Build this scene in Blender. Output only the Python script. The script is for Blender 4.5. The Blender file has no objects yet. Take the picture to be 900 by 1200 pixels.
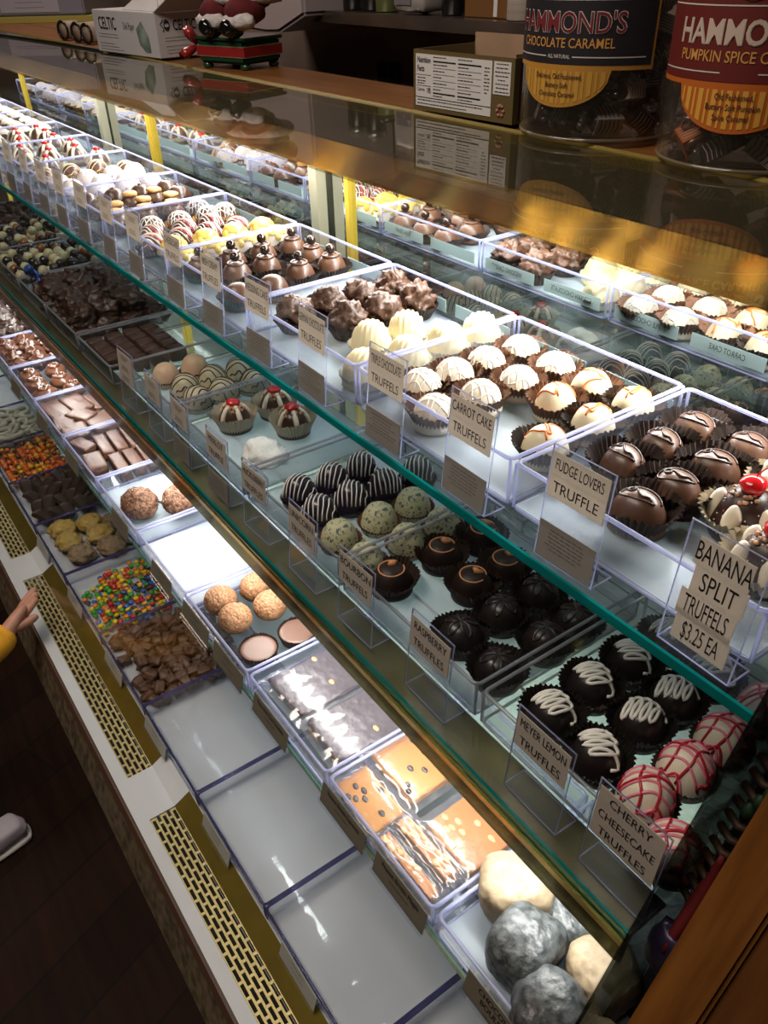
import bpy, bmesh, math, random
from mathutils import Vector, Matrix, noise
PI = math.pi
rnd = random.Random(7)
C = bpy.context.scene.collection

# ------------------------------------------------------------------ key measures (metres)
ZU, ZM, ZT, ZD = 1.12, 0.930, 0.772, 0.430      # tops of upper, middle and low glass shelf, and of the deck
XE, XF = -0.16, -4.0                            # near and far end of the case
YMIR = 0.775                                    # mirror doors at the rear
ZTOP = 1.345                                    # glass top
def fpy(z): return 0.4068 + 0.4419 * (z - 1.12) # the sloping front pane

# ------------------------------------------------------------------ mesh helpers
class MB:
    def __init__(s): s.v = []; s.f = []; s.s = []
    def add(s, vs, fs, smooth=False):
        b = len(s.v); s.v += [tuple(p) for p in vs]
        for f in fs: s.f.append([i + b for i in f]); s.s.append(smooth)
        return s
    def box(s, x0, x1, y0, y1, z0, z1):
        return s.add([(x0,y0,z0),(x1,y0,z0),(x1,y1,z0),(x0,y1,z0),(x0,y0,z1),(x1,y0,z1),(x1,y1,z1),(x0,y1,z1)],
                     [(0,3,2,1),(4,5,6,7),(0,1,5,4),(1,2,6,5),(2,3,7,6),(3,0,4,7)])
    def prism(s, poly, axis, a0, a1, smooth=False):
        def put(p, a):
            return {'x': (a, p[0], p[1]), 'y': (p[0], a, p[1]), 'z': (p[0], p[1], a)}[axis]
        n = len(poly)
        vs = [put(p, a0) for p in poly] + [put(p, a1) for p in poly]
        fs = [tuple(range(n))[::-1], tuple(range(n, 2 * n))]
        s.add(vs, fs)
        b = len(s.v) - 2 * n
        for i in range(n):
            s.f.append([b + i, b + (i + 1) % n, b + n + (i + 1) % n, b + n + i]); s.s.append(smooth)
        return s
    def tube(s, pts, r, n=6, closed=False):
        pts = [Vector(p) for p in pts]; m = len(pts); vs = []; up = Vector((0.13, 0.21, 0.97))
        for i, p in enumerate(pts):
            a = pts[(i - 1) % m] if (closed or i > 0) else p
            b = pts[(i + 1) % m] if (closed or i < m - 1) else p
            t = (b - a)
            t = t.normalized() if t.length > 1e-9 else Vector((1, 0, 0))
            u = t.cross(up)
            if u.length < 1e-4: u = t.cross(Vector((1, 0, 0)))
            u.normalize(); w = t.cross(u)
            rr = r[i] if isinstance(r, (list, tuple)) else r
            for k in range(n):
                a_ = 2 * PI * k / n
                vs.append(p + (u * math.cos(a_) + w * math.sin(a_)) * rr)
        fs = []
        for i in range(m if closed else m - 1):
            for k in range(n):
                fs.append((i*n + k, i*n + (k+1) % n, ((i+1) % m)*n + (k+1) % n, ((i+1) % m)*n + k))
        if not closed: fs += [tuple(range(n)), tuple(range((m-1)*n, m*n))[::-1]]
        return s.add(vs, fs, True)
    def lathe(s, prof, n=24, c=(0, 0, 0), smooth=True):
        vs = []; fs = []
        for r, z in prof:
            for k in range(n):
                a = 2 * PI * k / n; vs.append((c[0] + r * math.cos(a), c[1] + r * math.sin(a), c[2] + z))
        for i in range(len(prof) - 1):
            for k in range(n):
                fs.append((i*n + k, i*n + (k+1) % n, (i+1)*n + (k+1) % n, (i+1)*n + k))
        fs.append(tuple(range(n))[::-1]); fs.append(tuple(range((len(prof)-1)*n, len(prof)*n)))
        return s.add(vs, fs, smooth)
    def blob(s, c, rad, seed=0, amp=.15, freq=2.0, sub=3, box=0.0, amp2=0., freq2=8., cut=None, sup=0):
        bm = bmesh.new(); bmesh.ops.create_icosphere(bm, subdivisions=sub, radius=1)
        off = Vector((seed * 3.7, seed * 1.3, seed * 2.1)); vs = []
        for v in bm.verts:
            p = v.co.copy()
            if box > 0:
                m = max(abs(p.x), abs(p.y), abs(p.z)); q = p / m
                p = p.lerp(q, box) if box < 1 else q
            if sup: p = p / (abs(p.x)**sup + abs(p.y)**sup + abs(p.z)**sup) ** (1 / sup)
            k = 1 + amp * noise.noise(v.co * freq + off)
            if amp2: k += amp2 * noise.noise(v.co * freq2 + off)
            p *= k
            w = Vector((c[0] + p.x*rad[0], c[1] + p.y*rad[1], c[2] + p.z*rad[2]))
            if cut is not None and w.z < cut: w.z = cut
            vs.append(w)
        fs = [tuple(v.index for v in f.verts) for f in bm.faces]; bm.free()
        return s.add(vs, fs, True)
    def xf(s, m):
        s.v = [tuple(m @ Vector(p)) for p in s.v]; return s
    def mesh(s, name, mat, bevel=0):
        me = bpy.data.meshes.new(name)
        me.from_pydata(s.v, [], s.f); me.polygons.foreach_set('use_smooth', s.s)
        if bevel or True:
            bm = bmesh.new(); bm.from_mesh(me)
            if bevel:
                bmesh.ops.bevel(bm, geom=[e for e in bm.edges if e.is_manifold and e.calc_face_angle(0) > .6], offset=bevel, segments=2, affect='EDGES', clamp_overlap=True)
            bmesh.ops.recalc_face_normals(bm, faces=bm.faces)
            bm.to_mesh(me); bm.free()
        me.materials.append(mat)
        return me

def link(name, me, parent=None, loc=None, rot=None):
    o = bpy.data.objects.new(name, me); C.objects.link(o)
    if parent is not None: o.parent = parent
    if loc is not None: o.location = loc
    if rot is not None: o.rotation_euler = rot
    return o
def tag(o, label, cat, group=None, kind=None):
    o['label'] = label; o['category'] = cat
    if group: o['group'] = group
    if kind: o['kind'] = kind
    return o
def thing(name, label, cat, loc=(0, 0, 0), rotz=0, group=None, kind=None):
    o = bpy.data.objects.new(name, None); C.objects.link(o); o.empty_display_size = .02
    o.location = loc; o.rotation_euler = (0, 0, rotz)
    return tag(o, label, cat, group, kind)
def struct(name, me):
    o = link(name, me); o['kind'] = 'structure'; return o

# ------------------------------------------------------------------ materials
MAT = {}
def node_mat(name):
    m = bpy.data.materials.new(name); m.use_nodes = True
    nt = m.node_tree; b = nt.nodes['Principled BSDF']; return m, nt, b
def pm(name, col, rough=.5, metal=0., var=.0, scale=40., bump=0., bscale=None, spec=.5, trans=0., col2=None, coat=0., contrast=(.35, .65), sheen=0, voronoi=False, stretch=None, sss=0.):
    if name in MAT: return MAT[name]
    m, nt, b = node_mat(name); N = nt.nodes; L = nt.links
    b.inputs['Base Color'].default_value = (*col, 1); b.inputs['Roughness'].default_value = rough
    b.inputs['Metallic'].default_value = metal; b.inputs['Specular IOR Level'].default_value = spec
    if coat: b.inputs['Coat Weight'].default_value = coat; b.inputs['Coat Roughness'].default_value = .08
    if sss: b.inputs['Subsurface Weight'].default_value = sss; b.inputs['Subsurface Radius'].default_value = (.006, .004, .003)
    if trans: b.inputs['Transmission Weight'].default_value = trans
    if var or bump:
        tc = N.new('ShaderNodeTexCoord'); mp = N.new('ShaderNodeMapping'); L.new(tc.outputs['Object'], mp.inputs['Vector'])
        if stretch: mp.inputs['Scale'].default_value = stretch
        nz = N.new('ShaderNodeTexVoronoi' if voronoi else 'ShaderNodeTexNoise'); nz.inputs['Scale'].default_value = scale
        if not voronoi: nz.inputs['Detail'].default_value = 5
        L.new(mp.outputs['Vector'], nz.inputs['Vector'])
        if var or col2:
            cr = N.new('ShaderNodeValToRGB'); L.new(nz.outputs['Color' if voronoi else 'Fac'], cr.inputs['Fac'])
            c2 = col2 if col2 else tuple(min(1, c * (1 + var)) for c in col)
            c1 = col if col2 else tuple(c * (1 - var) for c in col)
            cr.color_ramp.elements[0].position, cr.color_ramp.elements[1].position = contrast
            cr.color_ramp.elements[0].color = (*c1, 1); cr.color_ramp.elements[1].color = (*c2, 1)
            L.new(cr.outputs['Color'], b.inputs['Base Color'])
        if bump:
            bp = N.new('ShaderNodeBump'); bp.inputs['Strength'].default_value = bump; bp.inputs['Distance'].default_value = .004
            n2 = nz
            if bscale:
                n2 = N.new('ShaderNodeTexNoise'); n2.inputs['Scale'].default_value = bscale; n2.inputs['Detail'].default_value = 4
                L.new(mp.outputs['Vector'], n2.inputs['Vector'])
            L.new(n2.outputs['Distance' if (n2 is nz and voronoi) else 'Fac'], bp.inputs['Height']); L.new(bp.outputs['Normal'], b.inputs['Normal'])
    MAT[name] = m; return m
def clear(name, tint, base=.04, gloss=(1, 1, 1), rough=.03, diff=None, dfac=0., top=.9):
    """clear sheet: see-through, with mirror reflection growing towards grazing angles and an optional milky share"""
    if name in MAT: return MAT[name]
    m = bpy.data.materials.new(name); m.use_nodes = True; nt = m.node_tree; N = nt.nodes; L = nt.links
    N.remove(N['Principled BSDF']); out = N['Material Output']
    tr = N.new('ShaderNodeBsdfTransparent'); tr.inputs['Color'].default_value = (*tint, 1)
    gl = N.new('ShaderNodeBsdfGlossy'); gl.inputs['Color'].default_value = (*gloss, 1); gl.inputs['Roughness'].default_value = rough
    lw = N.new('ShaderNodeLayerWeight'); lw.inputs['Blend'].default_value = .5
    pw = N.new('ShaderNodeMath'); pw.operation = 'POWER'; pw.inputs[1].default_value = 5
    L.new(lw.outputs['Facing'], pw.inputs[0])
    ml = N.new('ShaderNodeMath'); ml.operation = 'MULTIPLY_ADD'; ml.inputs[1].default_value = top; ml.inputs[2].default_value = base
    L.new(pw.outputs[0], ml.inputs[0])
    mx = N.new('ShaderNodeMixShader'); L.new(ml.outputs[0], mx.inputs[0]); L.new(tr.outputs[0], mx.inputs[1]); L.new(gl.outputs[0], mx.inputs[2])
    last = mx
    if dfac:
        df = N.new('ShaderNodeBsdfDiffuse'); df.inputs['Color'].default_value = (*(diff or (1, 1, 1)), 1)
        tl = N.new('ShaderNodeBsdfTranslucent'); tl.inputs['Color'].default_value = (*(diff or (1, 1, 1)), 1)
        m1 = N.new('ShaderNodeMixShader'); m1.inputs[0].default_value = .5; L.new(df.outputs[0], m1.inputs[1]); L.new(tl.outputs[0], m1.inputs[2])
        m2 = N.new('ShaderNodeMixShader'); m2.inputs[0].default_value = dfac; L.new(mx.outputs[0], m2.inputs[1]); L.new(m1.outputs[0], m2.inputs[2]); last = m2
    L.new(last.outputs[0], out.inputs['Surface']); MAT[name] = m; return m
def paper(name, col, f=.5):
    if name in MAT: return MAT[name]
    m = bpy.data.materials.new(name); m.use_nodes = True; nt = m.node_tree; N = nt.nodes; L = nt.links
    N.remove(N['Principled BSDF'])
    df = N.new('ShaderNodeBsdfDiffuse'); df.inputs['Color'].default_value = (*col, 1)
    tl = N.new('ShaderNodeBsdfTranslucent'); tl.inputs['Color'].default_value = (*col, 1)
    mx = N.new('ShaderNodeMixShader'); mx.inputs[0].default_value = f; L.new(df.outputs[0], mx.inputs[1]); L.new(tl.outputs[0], mx.inputs[2])
    L.new(mx.outputs[0], N['Material Output'].inputs['Surface']); MAT[name] = m; return m
def emis(name, col, st):
    m = bpy.data.materials.new(name); m.use_nodes = True; nt = m.node_tree
    nt.nodes.remove(nt.nodes['Principled BSDF']); e = nt.nodes.new('ShaderNodeEmission')
    e.inputs['Color'].default_value = (*col, 1); e.inputs['Strength'].default_value = st
    nt.links.new(e.outputs[0], nt.nodes['Material Output'].inputs['Surface']); return m

acrylic = clear('acrylic', (.97, .975, .99), base=.03, rough=.02, diff=(.8, .83, 1), dfac=.014)
acrylic_edge = clear('acrylic_edge', (.86, .87, .98), base=.12, gloss=(.9, .92, 1), rough=.12, diff=(.70, .73, 1.0), dfac=.5)
acrylic_grey = clear('acrylic_grey', (.93, .94, .94), base=.04, rough=.03, diff=(.75, .78, .75), dfac=.018)
shelf_glass = clear('shelf_glass', (.955, .985, .97), base=.035, rough=.015, diff=(.7, .9, .85), dfac=.006)
glass_edge_pale = clear('glass_edge_pale', (.45, .62, .58), base=.10, gloss=(.8, 1, .97), rough=.1, diff=(.25, .45, .40), dfac=.35)
glass_edge = clear('glass_edge', (.03, .25, .25), base=.12, gloss=(.5, 1, .95), rough=.1, diff=(.0, .30, .29), dfac=.75)
pane = clear('pane', (.985, .99, .985), base=.012, rough=.0, top=.6)
top_glass_m = clear('top_glass', (.80, .78, .66), base=.05, rough=.02, diff=(.5, .5, .42), dfac=.03)
cello = clear('cellophane', (.95, .95, .97), base=.11, rough=.13, top=.9, diff=(.9, .9, 1), dfac=.05)
paper_liner = clear('paper_liner', (.85, .9, .95), base=.02, rough=.3, diff=(.80, .88, .93), dfac=.45, top=.2)
paper_white = clear('paper_white', (.85, .9, .95), base=.02, rough=.3, diff=(.86, .90, .93), dfac=.85, top=.2)
mirror_m = pm('mirror', (.86, .88, .86), rough=.0, metal=1)
brass = pm('brass', (.62, .43, .10), rough=.09, metal=1, var=.10, scale=6)
brass_dull = pm('brass_dull', (.42, .31, .06), rough=.35, metal=.8, var=.15, scale=12)
bronze = pm('bronze_mirror', (.60, .36, .085), rough=.16, metal=1, var=.1, scale=6)
counter_gold = pm('counter_gold', (.20, .145, .02), rough=.5, metal=.3, var=.1, scale=12)
vent_gold = pm('vent_gold', (.72, .58, .26), rough=.38, metal=.55, var=.06, scale=30)
base_brass = pm('base_brass', (.15, .115, .070), rough=.45, metal=.25, var=.45, scale=60, bump=.15)
white_metal = pm('white_enamel', (.78, .80, .84), rough=.3, var=.03, scale=8)
white_deck = pm('white_deck', (.60, .62, .63), rough=.35, var=.03, scale=8)
wood_counter = pm('wood_counter', (.17, .062, .013), rough=.4, col2=(.235, .095, .02), scale=6, stretch=(1, 9, 9), var=.1)
wood_dark = pm('wood_frame', (.12, .042, .008), rough=.35, col2=(.22, .085, .017), scale=5, stretch=(12, 1.2, 1.2), var=.1, bump=.05)
strip_black_m = pm('strip_black', (.012, .011, .010), rough=.7)
housing_m = pm('lamp_housing_grey', (.10, .095, .075), rough=.4, metal=.3)
steel = pm('steel', (.40, .32, .28), rough=.35, metal=.35, var=.25, scale=3)
cream_label = paper('cream_label', (.66, .60, .525), .5)
grey_card = paper('grey_card', (.34, .315, .285), .4)
tag_card = paper('tag_card', (.24, .215, .165), .35)
rear_label_m = paper('rear_label', (.72, .86, .88), .5)
ink = pm('black_ink', (.012, .012, .014), rough=.5)
ink_soft = pm('soft_ink', (.16, .15, .14), rough=.6)
white_p = pm('white_paper', (.85, .85, .84), rough=.6)

# ------------------------------------------------------------------ lettering
_txt = {}
def text_mb(s, size=1., xs=1., align='CENTER', bold=0.0):
    key = (s, align, bold)
    if key not in _txt:
        cu = bpy.data.curves.new('t', 'FONT'); cu.body = s; cu.align_x = align; cu.align_y = 'CENTER'; cu.size = 1; cu.resolution_u = 3; cu.offset = bold
        o = bpy.data.objects.new('t', cu); C.objects.link(o)
        dg = bpy.context.evaluated_depsgraph_get(); dg.update()
        me = bpy.data.meshes.new_from_object(o.evaluated_get(dg))
        _txt[key] = ([tuple(v.co) for v in me.vertices], [tuple(p.vertices) for p in me.polygons])
        bpy.data.objects.remove(o); bpy.data.meshes.remove(me); bpy.data.curves.remove(cu)
    v, f = _txt[key]
    mb = MB(); mb.add([(p[0]*size*xs, p[1]*size, 0) for p in v], f); return mb
def face_front(mb, x, y, z, lean=0.):      # text plane turned to look along -Y
    mb.v = [(p[0] + x, y + (z + p[1]) * lean, z + p[1]) for p in mb.v]; return mb
def join(*ms):
    o = MB()
    for m in ms:
        b = len(o.v); o.v += m.v; o.f += [[i + b for i in f] for f in m.f]; o.s += m.s
    return o
def raw(mb, name, mat):                    # flat text meshes keep their winding
    me = bpy.data.meshes.new(name); me.from_pydata(mb.v, [], mb.f); me.materials.append(mat); return me
def fine_lines(x0, x1, zs, y, lean, rng, mid=True):
    m = MB()
    for z in zs:
        w = (x1 - x0) * rng.uniform(.6, 1.0); cx = (x0 + x1) / 2 if mid else x0 + w / 2
        a = cx - w / 2
        while a < cx + w / 2 - .002:
            b = min(a + rng.uniform(.003, .007), cx + w / 2)
            m.add([(a, y + z*lean, z - .0005), (b, y + z*lean, z - .0005), (b, y + (z+.001)*lean, z + .0006), (a, y + (z+.001)*lean, z + .0006)], [(0, 1, 2, 3)])
            a = b + .0012
    return m

# ------------------------------------------------------------------ camera
cam = bpy.data.cameras.new('camera'); co = bpy.data.objects.new('camera', cam); C.objects.link(co)
W = [[0.57843239, 0.81538109, -0.0238673], [0.4563461, -0.34770729, -0.81905303], [-0.67613919, 0.46287505, -0.57322114]]
R = Matrix(((W[0][0], -W[1][0], -W[2][0]), (W[0][1], -W[1][1], -W[2][1]), (W[0][2], -W[1][2], -W[2][2])))
co.matrix_world = Matrix.Translation((0, 0, 1.55)) @ R.to_4x4()
cam.sensor_fit = 'HORIZONTAL'; cam.sensor_width = 36; cam.lens = 940 / 900 * 36; cam.clip_start = .02
bpy.context.scene.camera = co

# ------------------------------------------------------------------ the room
floor_m, nt, b = node_mat('dark_planks')
N = nt.nodes; L = nt.links
tc = N.new('ShaderNodeTexCoord'); mp = N.new('ShaderNodeMapping'); L.new(tc.outputs['Object'], mp.inputs['Vector'])
br = N.new('ShaderNodeTexBrick'); L.new(mp.outputs['Vector'], br.inputs['Vector'])
mp.inputs['Rotation'].default_value = (0, 0, 1.2)
br.inputs['Color1'].default_value = (.045, .014, .006, 1); br.inputs['Color2'].default_value = (.020, .007, .003, 1); br.inputs['Mortar'].default_value = (.012, .006, .004, 1)
br.inputs['Scale'].default_value = 1; br.inputs['Brick Width'].default_value = 1.1; br.inputs['Row Height'].default_value = .12; br.inputs['Mortar Size'].default_value = .003
nz = N.new('ShaderNodeTexNoise'); nz.inputs['Scale'].default_value = 9; m2 = N.new('ShaderNodeMapping'); m2.inputs['Rotation'].default_value = (0, 0, 1.2); m2.inputs['Scale'].default_value = (.5, 6, 1)
L.new(tc.outputs['Object'], m2.inputs['Vector']); L.new(m2.outputs['Vector'], nz.inputs['Vector'])
mx = N.new('ShaderNodeMixRGB'); mx.blend_type = 'MULTIPLY'; mx.inputs[0].default_value = .9; L.new(br.outputs['Color'], mx.inputs[1]); L.new(nz.outputs['Fac'], mx.inputs[2])
L.new(mx.outputs[0], b.inputs['Base Color']); b.inputs['Roughness'].default_value = .75; b.inputs['Specular IOR Level'].default_value = .2
struct('floor', MB().box(-6, 2.5, -3, 3.2, -.1, 0).mesh('floor', floor_m))
wall_m = pm('wall_paint', (.16, .11, .085), rough=.8, var=.1, scale=3)
struct('wall_back', MB().box(-6, 2.5, 1.62, 1.72, 0, 2.8).mesh('wall_back', wall_m))
struct('wall_left', MB().box(-6.1, -6, -3, 1.72, 0, 2.8).mesh('wall_left', wall_m))
struct('wall_right', MB().box(2.5, 2.6, -3, 1.72, 0, 2.8).mesh('wall_right', wall_m))
struct('wall_front', MB().box(-6, 2.5, -3.1, -3, 0, 2.8).mesh('wall_front', wall_m))
struct('ceiling', MB().box(-6, 2.5, -3, 1.72, 2.8, 2.9).mesh('ceiling', pm('ceiling_paint', (.30, .27, .25), rough=.9, var=.05, scale=2)))

# ------------------------------------------------------------------ the display case
case = thing('display_case', 'long glass fronted candy display case with white deck, brass trim and wooden counter', 'display case', (0, 0, 0))
link('base_cabinet', MB().box(XF, -.125, .09, 1.0, .0, .345).mesh('base', pm('base_dark', (.05, .022, .014), rough=.5)), case)
kick = MB().prism([(.066, .346), (.088, .408), (.093, .408), (.093, .346)], 'x', XF, -.125)
link('brass_kick_strip', kick.mesh('kick', base_brass), case)
link('wood_sill', MB().prism([(.086, .409), (.092, .419), (.097, .419), (.097, .409)], 'x', XF, XE).mesh('sill', pm('sill', (.07, .035, .02), rough=.5)), case)
vents = [(-.86 + .742*0 - .01, -.295), (-1.604, -.957), (-2.345, -1.700), (-3.09, -2.445)]
vents = [(-.860, -.210), (-1.602, -.957), (-2.345, -1.700), (-3.09, -2.445)]
dk = MB()
dk.box(XF, XE, .097, .117, .352, .42)                     # front rail
edges = [XE] + [e for v in vents for e in (v[1], v[0])] + [XF]
for i in range(0, len(edges), 2):
    a, b2 = edges[i + 1], edges[i]
    dk.box(a, b2, .117, .160, .352, .42)
    dk.prism([(.160, .352), (.160, .42), (.188, .436), (.188, .352)], 'x', a, b2)
for a, b2 in vents: dk.box(a, b2, .117, .188, .352, .385)
link('white_deck_rail', dk.mesh('deck_rail', white_metal), case)
link('deck', MB().box(XF, XE, .188, YMIR, .352, ZD).mesh('deck', white_deck), case)
for i, (a, b2) in enumerate(vents):
    g = thing('vent_grille', ['brass slotted vent grille nearest the near end, beside the empty deck trays', 'brass slotted vent grille beside the coated candies and chocolate chunks', 'brass slotted vent grille beside the dark ridged chips and white rings', 'brass slotted vent grille at the far end of the deck'][i], 'vent grille', (0, 0, 0), group='vent grilles')
    pl = MB(); y0, y1 = .1175, .1600; rows = 5; rh = (y1 - y0) / rows
    for r in range(rows + 1):
        yy = y0 + r * rh; pl.box(a + .001, b2 - .001, max(y0, yy - .0016), min(y1, yy + .0016), .4165, .4185)
    pitch = .0235
    for r in range(rows):
        x = a + .001 + (pitch / 2 if r % 2 else 0)
        while x < b2 - .004:
            pl.box(x, x + .0045, y0 + r*rh + .0014, y0 + (r+1)*rh - .0014, .4165, .4185); x += pitch
    link('slotted_plate', pl.mesh('slots', vent_gold), g)
    link('flange', MB().prism([(.1603, .392), (.1603, .419), (.1875, .437), (.1875, .433), (.163, .416), (.163, .392)], 'x', a + .001, b2 - .001).mesh('flange', brass_dull), g)
    link('well', MB().box(a + .001, b2 - .001, .1176, .1600, .3855, .3870).mesh('well', pm('well', (.03, .027, .02), rough=.8)), g)
# front pane, top pane, mirror doors
t_ = .004
link('front_pane', MB().prism([(fpy(.4195), .4195), (fpy(.4195) - t_, .4195), (fpy(ZTOP) - t_, ZTOP), (fpy(ZTOP), ZTOP)], 'x', XF, XE).mesh('front_pane', pane), case)
link('top_pane', MB().box(XF, XE, fpy(ZTOP) - .006, .80, ZTOP, ZTOP + .006).mesh('top_pane', top_glass_m), case)
ctr = MB().box(XF, -.05, .812, .972, 1.3, 1.349)
link('wood_counter', ctr.mesh('counter', wood_counter, .002), case)
link('brass_counter_edge', MB().prism([(.797, 1.335), (.797, 1.351), (.801, 1.354), (.812, 1.350), (.812, 1.335)], 'x', XF, -.05).mesh('cedge', counter_gold), case)
link('counter_back', MB().box(XF, -.125, .80, .95, .345, 1.30).mesh('cback', pm('back_panel', (.06, .04, .03), rough=.6)), case)
link('lamp_canopy', join(MB().box(XF, XE, .634, .795, 1.334, 1.338), MB().box(XF, XE, .790, .795, 1.29, 1.334)).mesh('canopy', housing_m), case)
link('brass_light_shield', MB().prism([(.628, 1.338), (.632, 1.338), (.649, 1.2905), (.645, 1.2895)], 'x', XF, XE).mesh('shield', bronze), case)
link('shelf_light_shield', MB().prism([(.3275, .9205), (.3305, .9205), (.3265, .882), (.3235, .882)], 'x', XF, XE).mesh('shield2', pm('shelf_brass', (.32, .255, .075), rough=.10, metal=1, var=.15, scale=9)), case)
link('shield_lip', MB().box(XF, XE, .3195, .3222, .9135, .9205).mesh('lip', pm('gold_lip', (.75, .45, .10), rough=.25, metal=1)), case)
link('shelf_lamp_tray', MB().box(XF, XE, .3310, .372, .9165, .9200).mesh('tray2', pm('olive_brass', (.16, .13, .05), rough=.35, metal=.6, var=.2, scale=9)), case)
for i, z in enumerate((.918,)): pass
doors = [(-1.21, XE), (-2.10, -1.21), (-3.25, -2.10), (XF, -3.25)]
for i, (a, b2) in enumerate(doors):
    d = thing('mirror_door', ['mirrored sliding door behind the nearest trays, brass edge at its far side', 'mirrored sliding door second from the near end, behind the cookie topped truffles', 'mirrored sliding door third from the near end, behind the cherry topped truffles', 'mirrored sliding door at the far end'][i], 'mirror door', (0, 0, 0), group='mirror doors')
    yo = YMIR + (.004 if i % 2 else 0)
    link('mirror', MB().box(a + .009, b2 - .009, yo, yo + .003, .44, 1.285).mesh('mirror', mirror_m), d)
    fr = MB().box(a, a + .009, yo - .008, yo + .003, .432, 1.289).box(b2 - .009, b2, yo - .008, yo + .003, .432, 1.289)
    link('door_stile', fr.mesh('stile', pm('gold_stile', (.70, .50, .06), rough=.3, metal=.7)), d)
# end post of the case (satin metal, near the mirror edges)
for x, l in ((-1.292, 'grey olive upright of the mirror door beside its brass edge'), (-2.42, 'brown upright at the far end of the mirror doors')):
    o = link('shelf_standard', MB().box(x - .013, x + .013, .752, .772, .432, 1.289).mesh('std', pm('standard', (.34, .33, .24), rough=.4, metal=.6)))
    tag(o, l, 'upright')
def shelf(z, y0, y1, label, em=None):
    s = thing('glass_shelf', label, 'glass shelf', (0, 0, 0), group='glass shelves')
    link('pane', MB().box(XF, XE, y0 + .003, y1, z - .009, z).mesh('shelf', shelf_glass), s)
    link('polished_edge', MB().box(XF, XE, y0, y0 + .003, z - .009, z).mesh('edge', em or glass_edge), s)
shelf(ZU, .4068, .745, 'upper glass shelf with a green polished edge, under the big truffle trays')
shelf(ZM, .3235, .745, 'middle glass shelf with a green edge, under the dark truffle trays')
shelf(ZT, .254, .745, 'low glass shelf under the bagged brittle and the powdered stone candies', glass_edge_pale)
link('near_side_panel', MB().prism([(fpy(.42), .42), (fpy(1.339), 1.339), (.79, 1.339), (.79, .42)], 'x', XE, XE + .003).mesh('endp', clear('end_glass', (.30, .32, .30), base=.04)), case)

# near end: wooden jamb, and goods added in place of the dark strip's reflections
def slope_box(x0, x1, n0, n1, z0, z1):
    """a bar lying along the sloping front plane; n is the distance out of the plane towards the shop"""
    d = Vector((0, -.9146, .4043)); p = []
    for x in (x0, x1):
        for n in (n0, n1):
            for z in (z0, z1): p.append(Vector((x, fpy(z), z)) + d * n)
    return MB().add(p, [(0,1,3,2),(4,6,7,5),(0,4,5,1),(2,3,7,6),(0,2,6,4),(1,5,7,3)])
jm = thing('wooden_jamb', 'broad oak stained jamb slanting down at the right end of the case', 'jamb')
link('board', slope_box(-.128, -.088, -.03, .004, .36, 1.34).mesh('jamb', wood_dark, .003), jm)
link('flat_panel', slope_box(-.0885, .10, -.03, -.002, .36, 1.34).mesh('jamb2', pm('wood_panel', (.085, .028, .006), rough=.45, col2=(.13, .048, .011), scale=5, stretch=(12, 1.2, 1.2), var=.1)), jm)
gp = link('strip_backing', slope_box(-.1565, -.129, -.09, -.085, .37, 1.33).mesh('gap', strip_black_m)); tag(gp, 'black backing added for the dark reflecting strip between case end and wooden jamb', 'lining')
o = link('red_reflection', MB().tube([(-.139, fpy(z) + .035 + .006*math.sin(z*60), z) for z in [1.00 - i*.008 for i in range(12)]], [.002 + .004*math.sin(i/11*PI) for i in range(12)], 8).mesh('ribbon', pm('reflection_red', (.12, .004, .005), rough=.7))); tag(o, 'red ribbon shape added for a reflection beside the wooden jamb', 'ribbon')
o = link('purple_reflection', MB().blob((-.142, fpy(.90) + .045, .90), (.013, .012, .03), 3, .3, 2.5, 3, .5).mesh('foilbag', pm('reflection_purple', (.03, .022, .06), rough=.35, metal=.3, var=.4, scale=60))); tag(o, 'small purple bag shape added for a reflection low by the jamb', 'bag')
lf = MB()
for i in range(5):
    a = i*.5 - 1; lf.tube([(-.142 + .004*i*math.cos(a), fpy(1.06) + .03 + .004*i, 1.04 + .01*i - .02*k/4) for k in range(5)], [.001, .005, .006, .004, .001], 6)
o = link('green_reflection', lf.mesh('garland', pm('reflection_green', (.010, .035, .012), rough=.6, var=.4, scale=90))); tag(o, 'green sprig shape added for a reflection at the top of the dark strip', 'garland')
wk = MB()
for i in range(14): wk.tube([(-.155, fpy(1.1 - i*.012) + .05, 1.1 - i*.012), (-.142, fpy(1.1 - i*.012) + .042, 1.103 - i*.012), (-.130, fpy(1.1 - i*.012) + .05, 1.1 - i*.012)], .0035, 6)
o = link('slat_reflection', wk.mesh('wicker', pm('wicker', (.035, .015, .005), rough=.6, var=.3, scale=50))); tag(o, 'brown slats added for a striped reflection beside the case end', 'basket')

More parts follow.
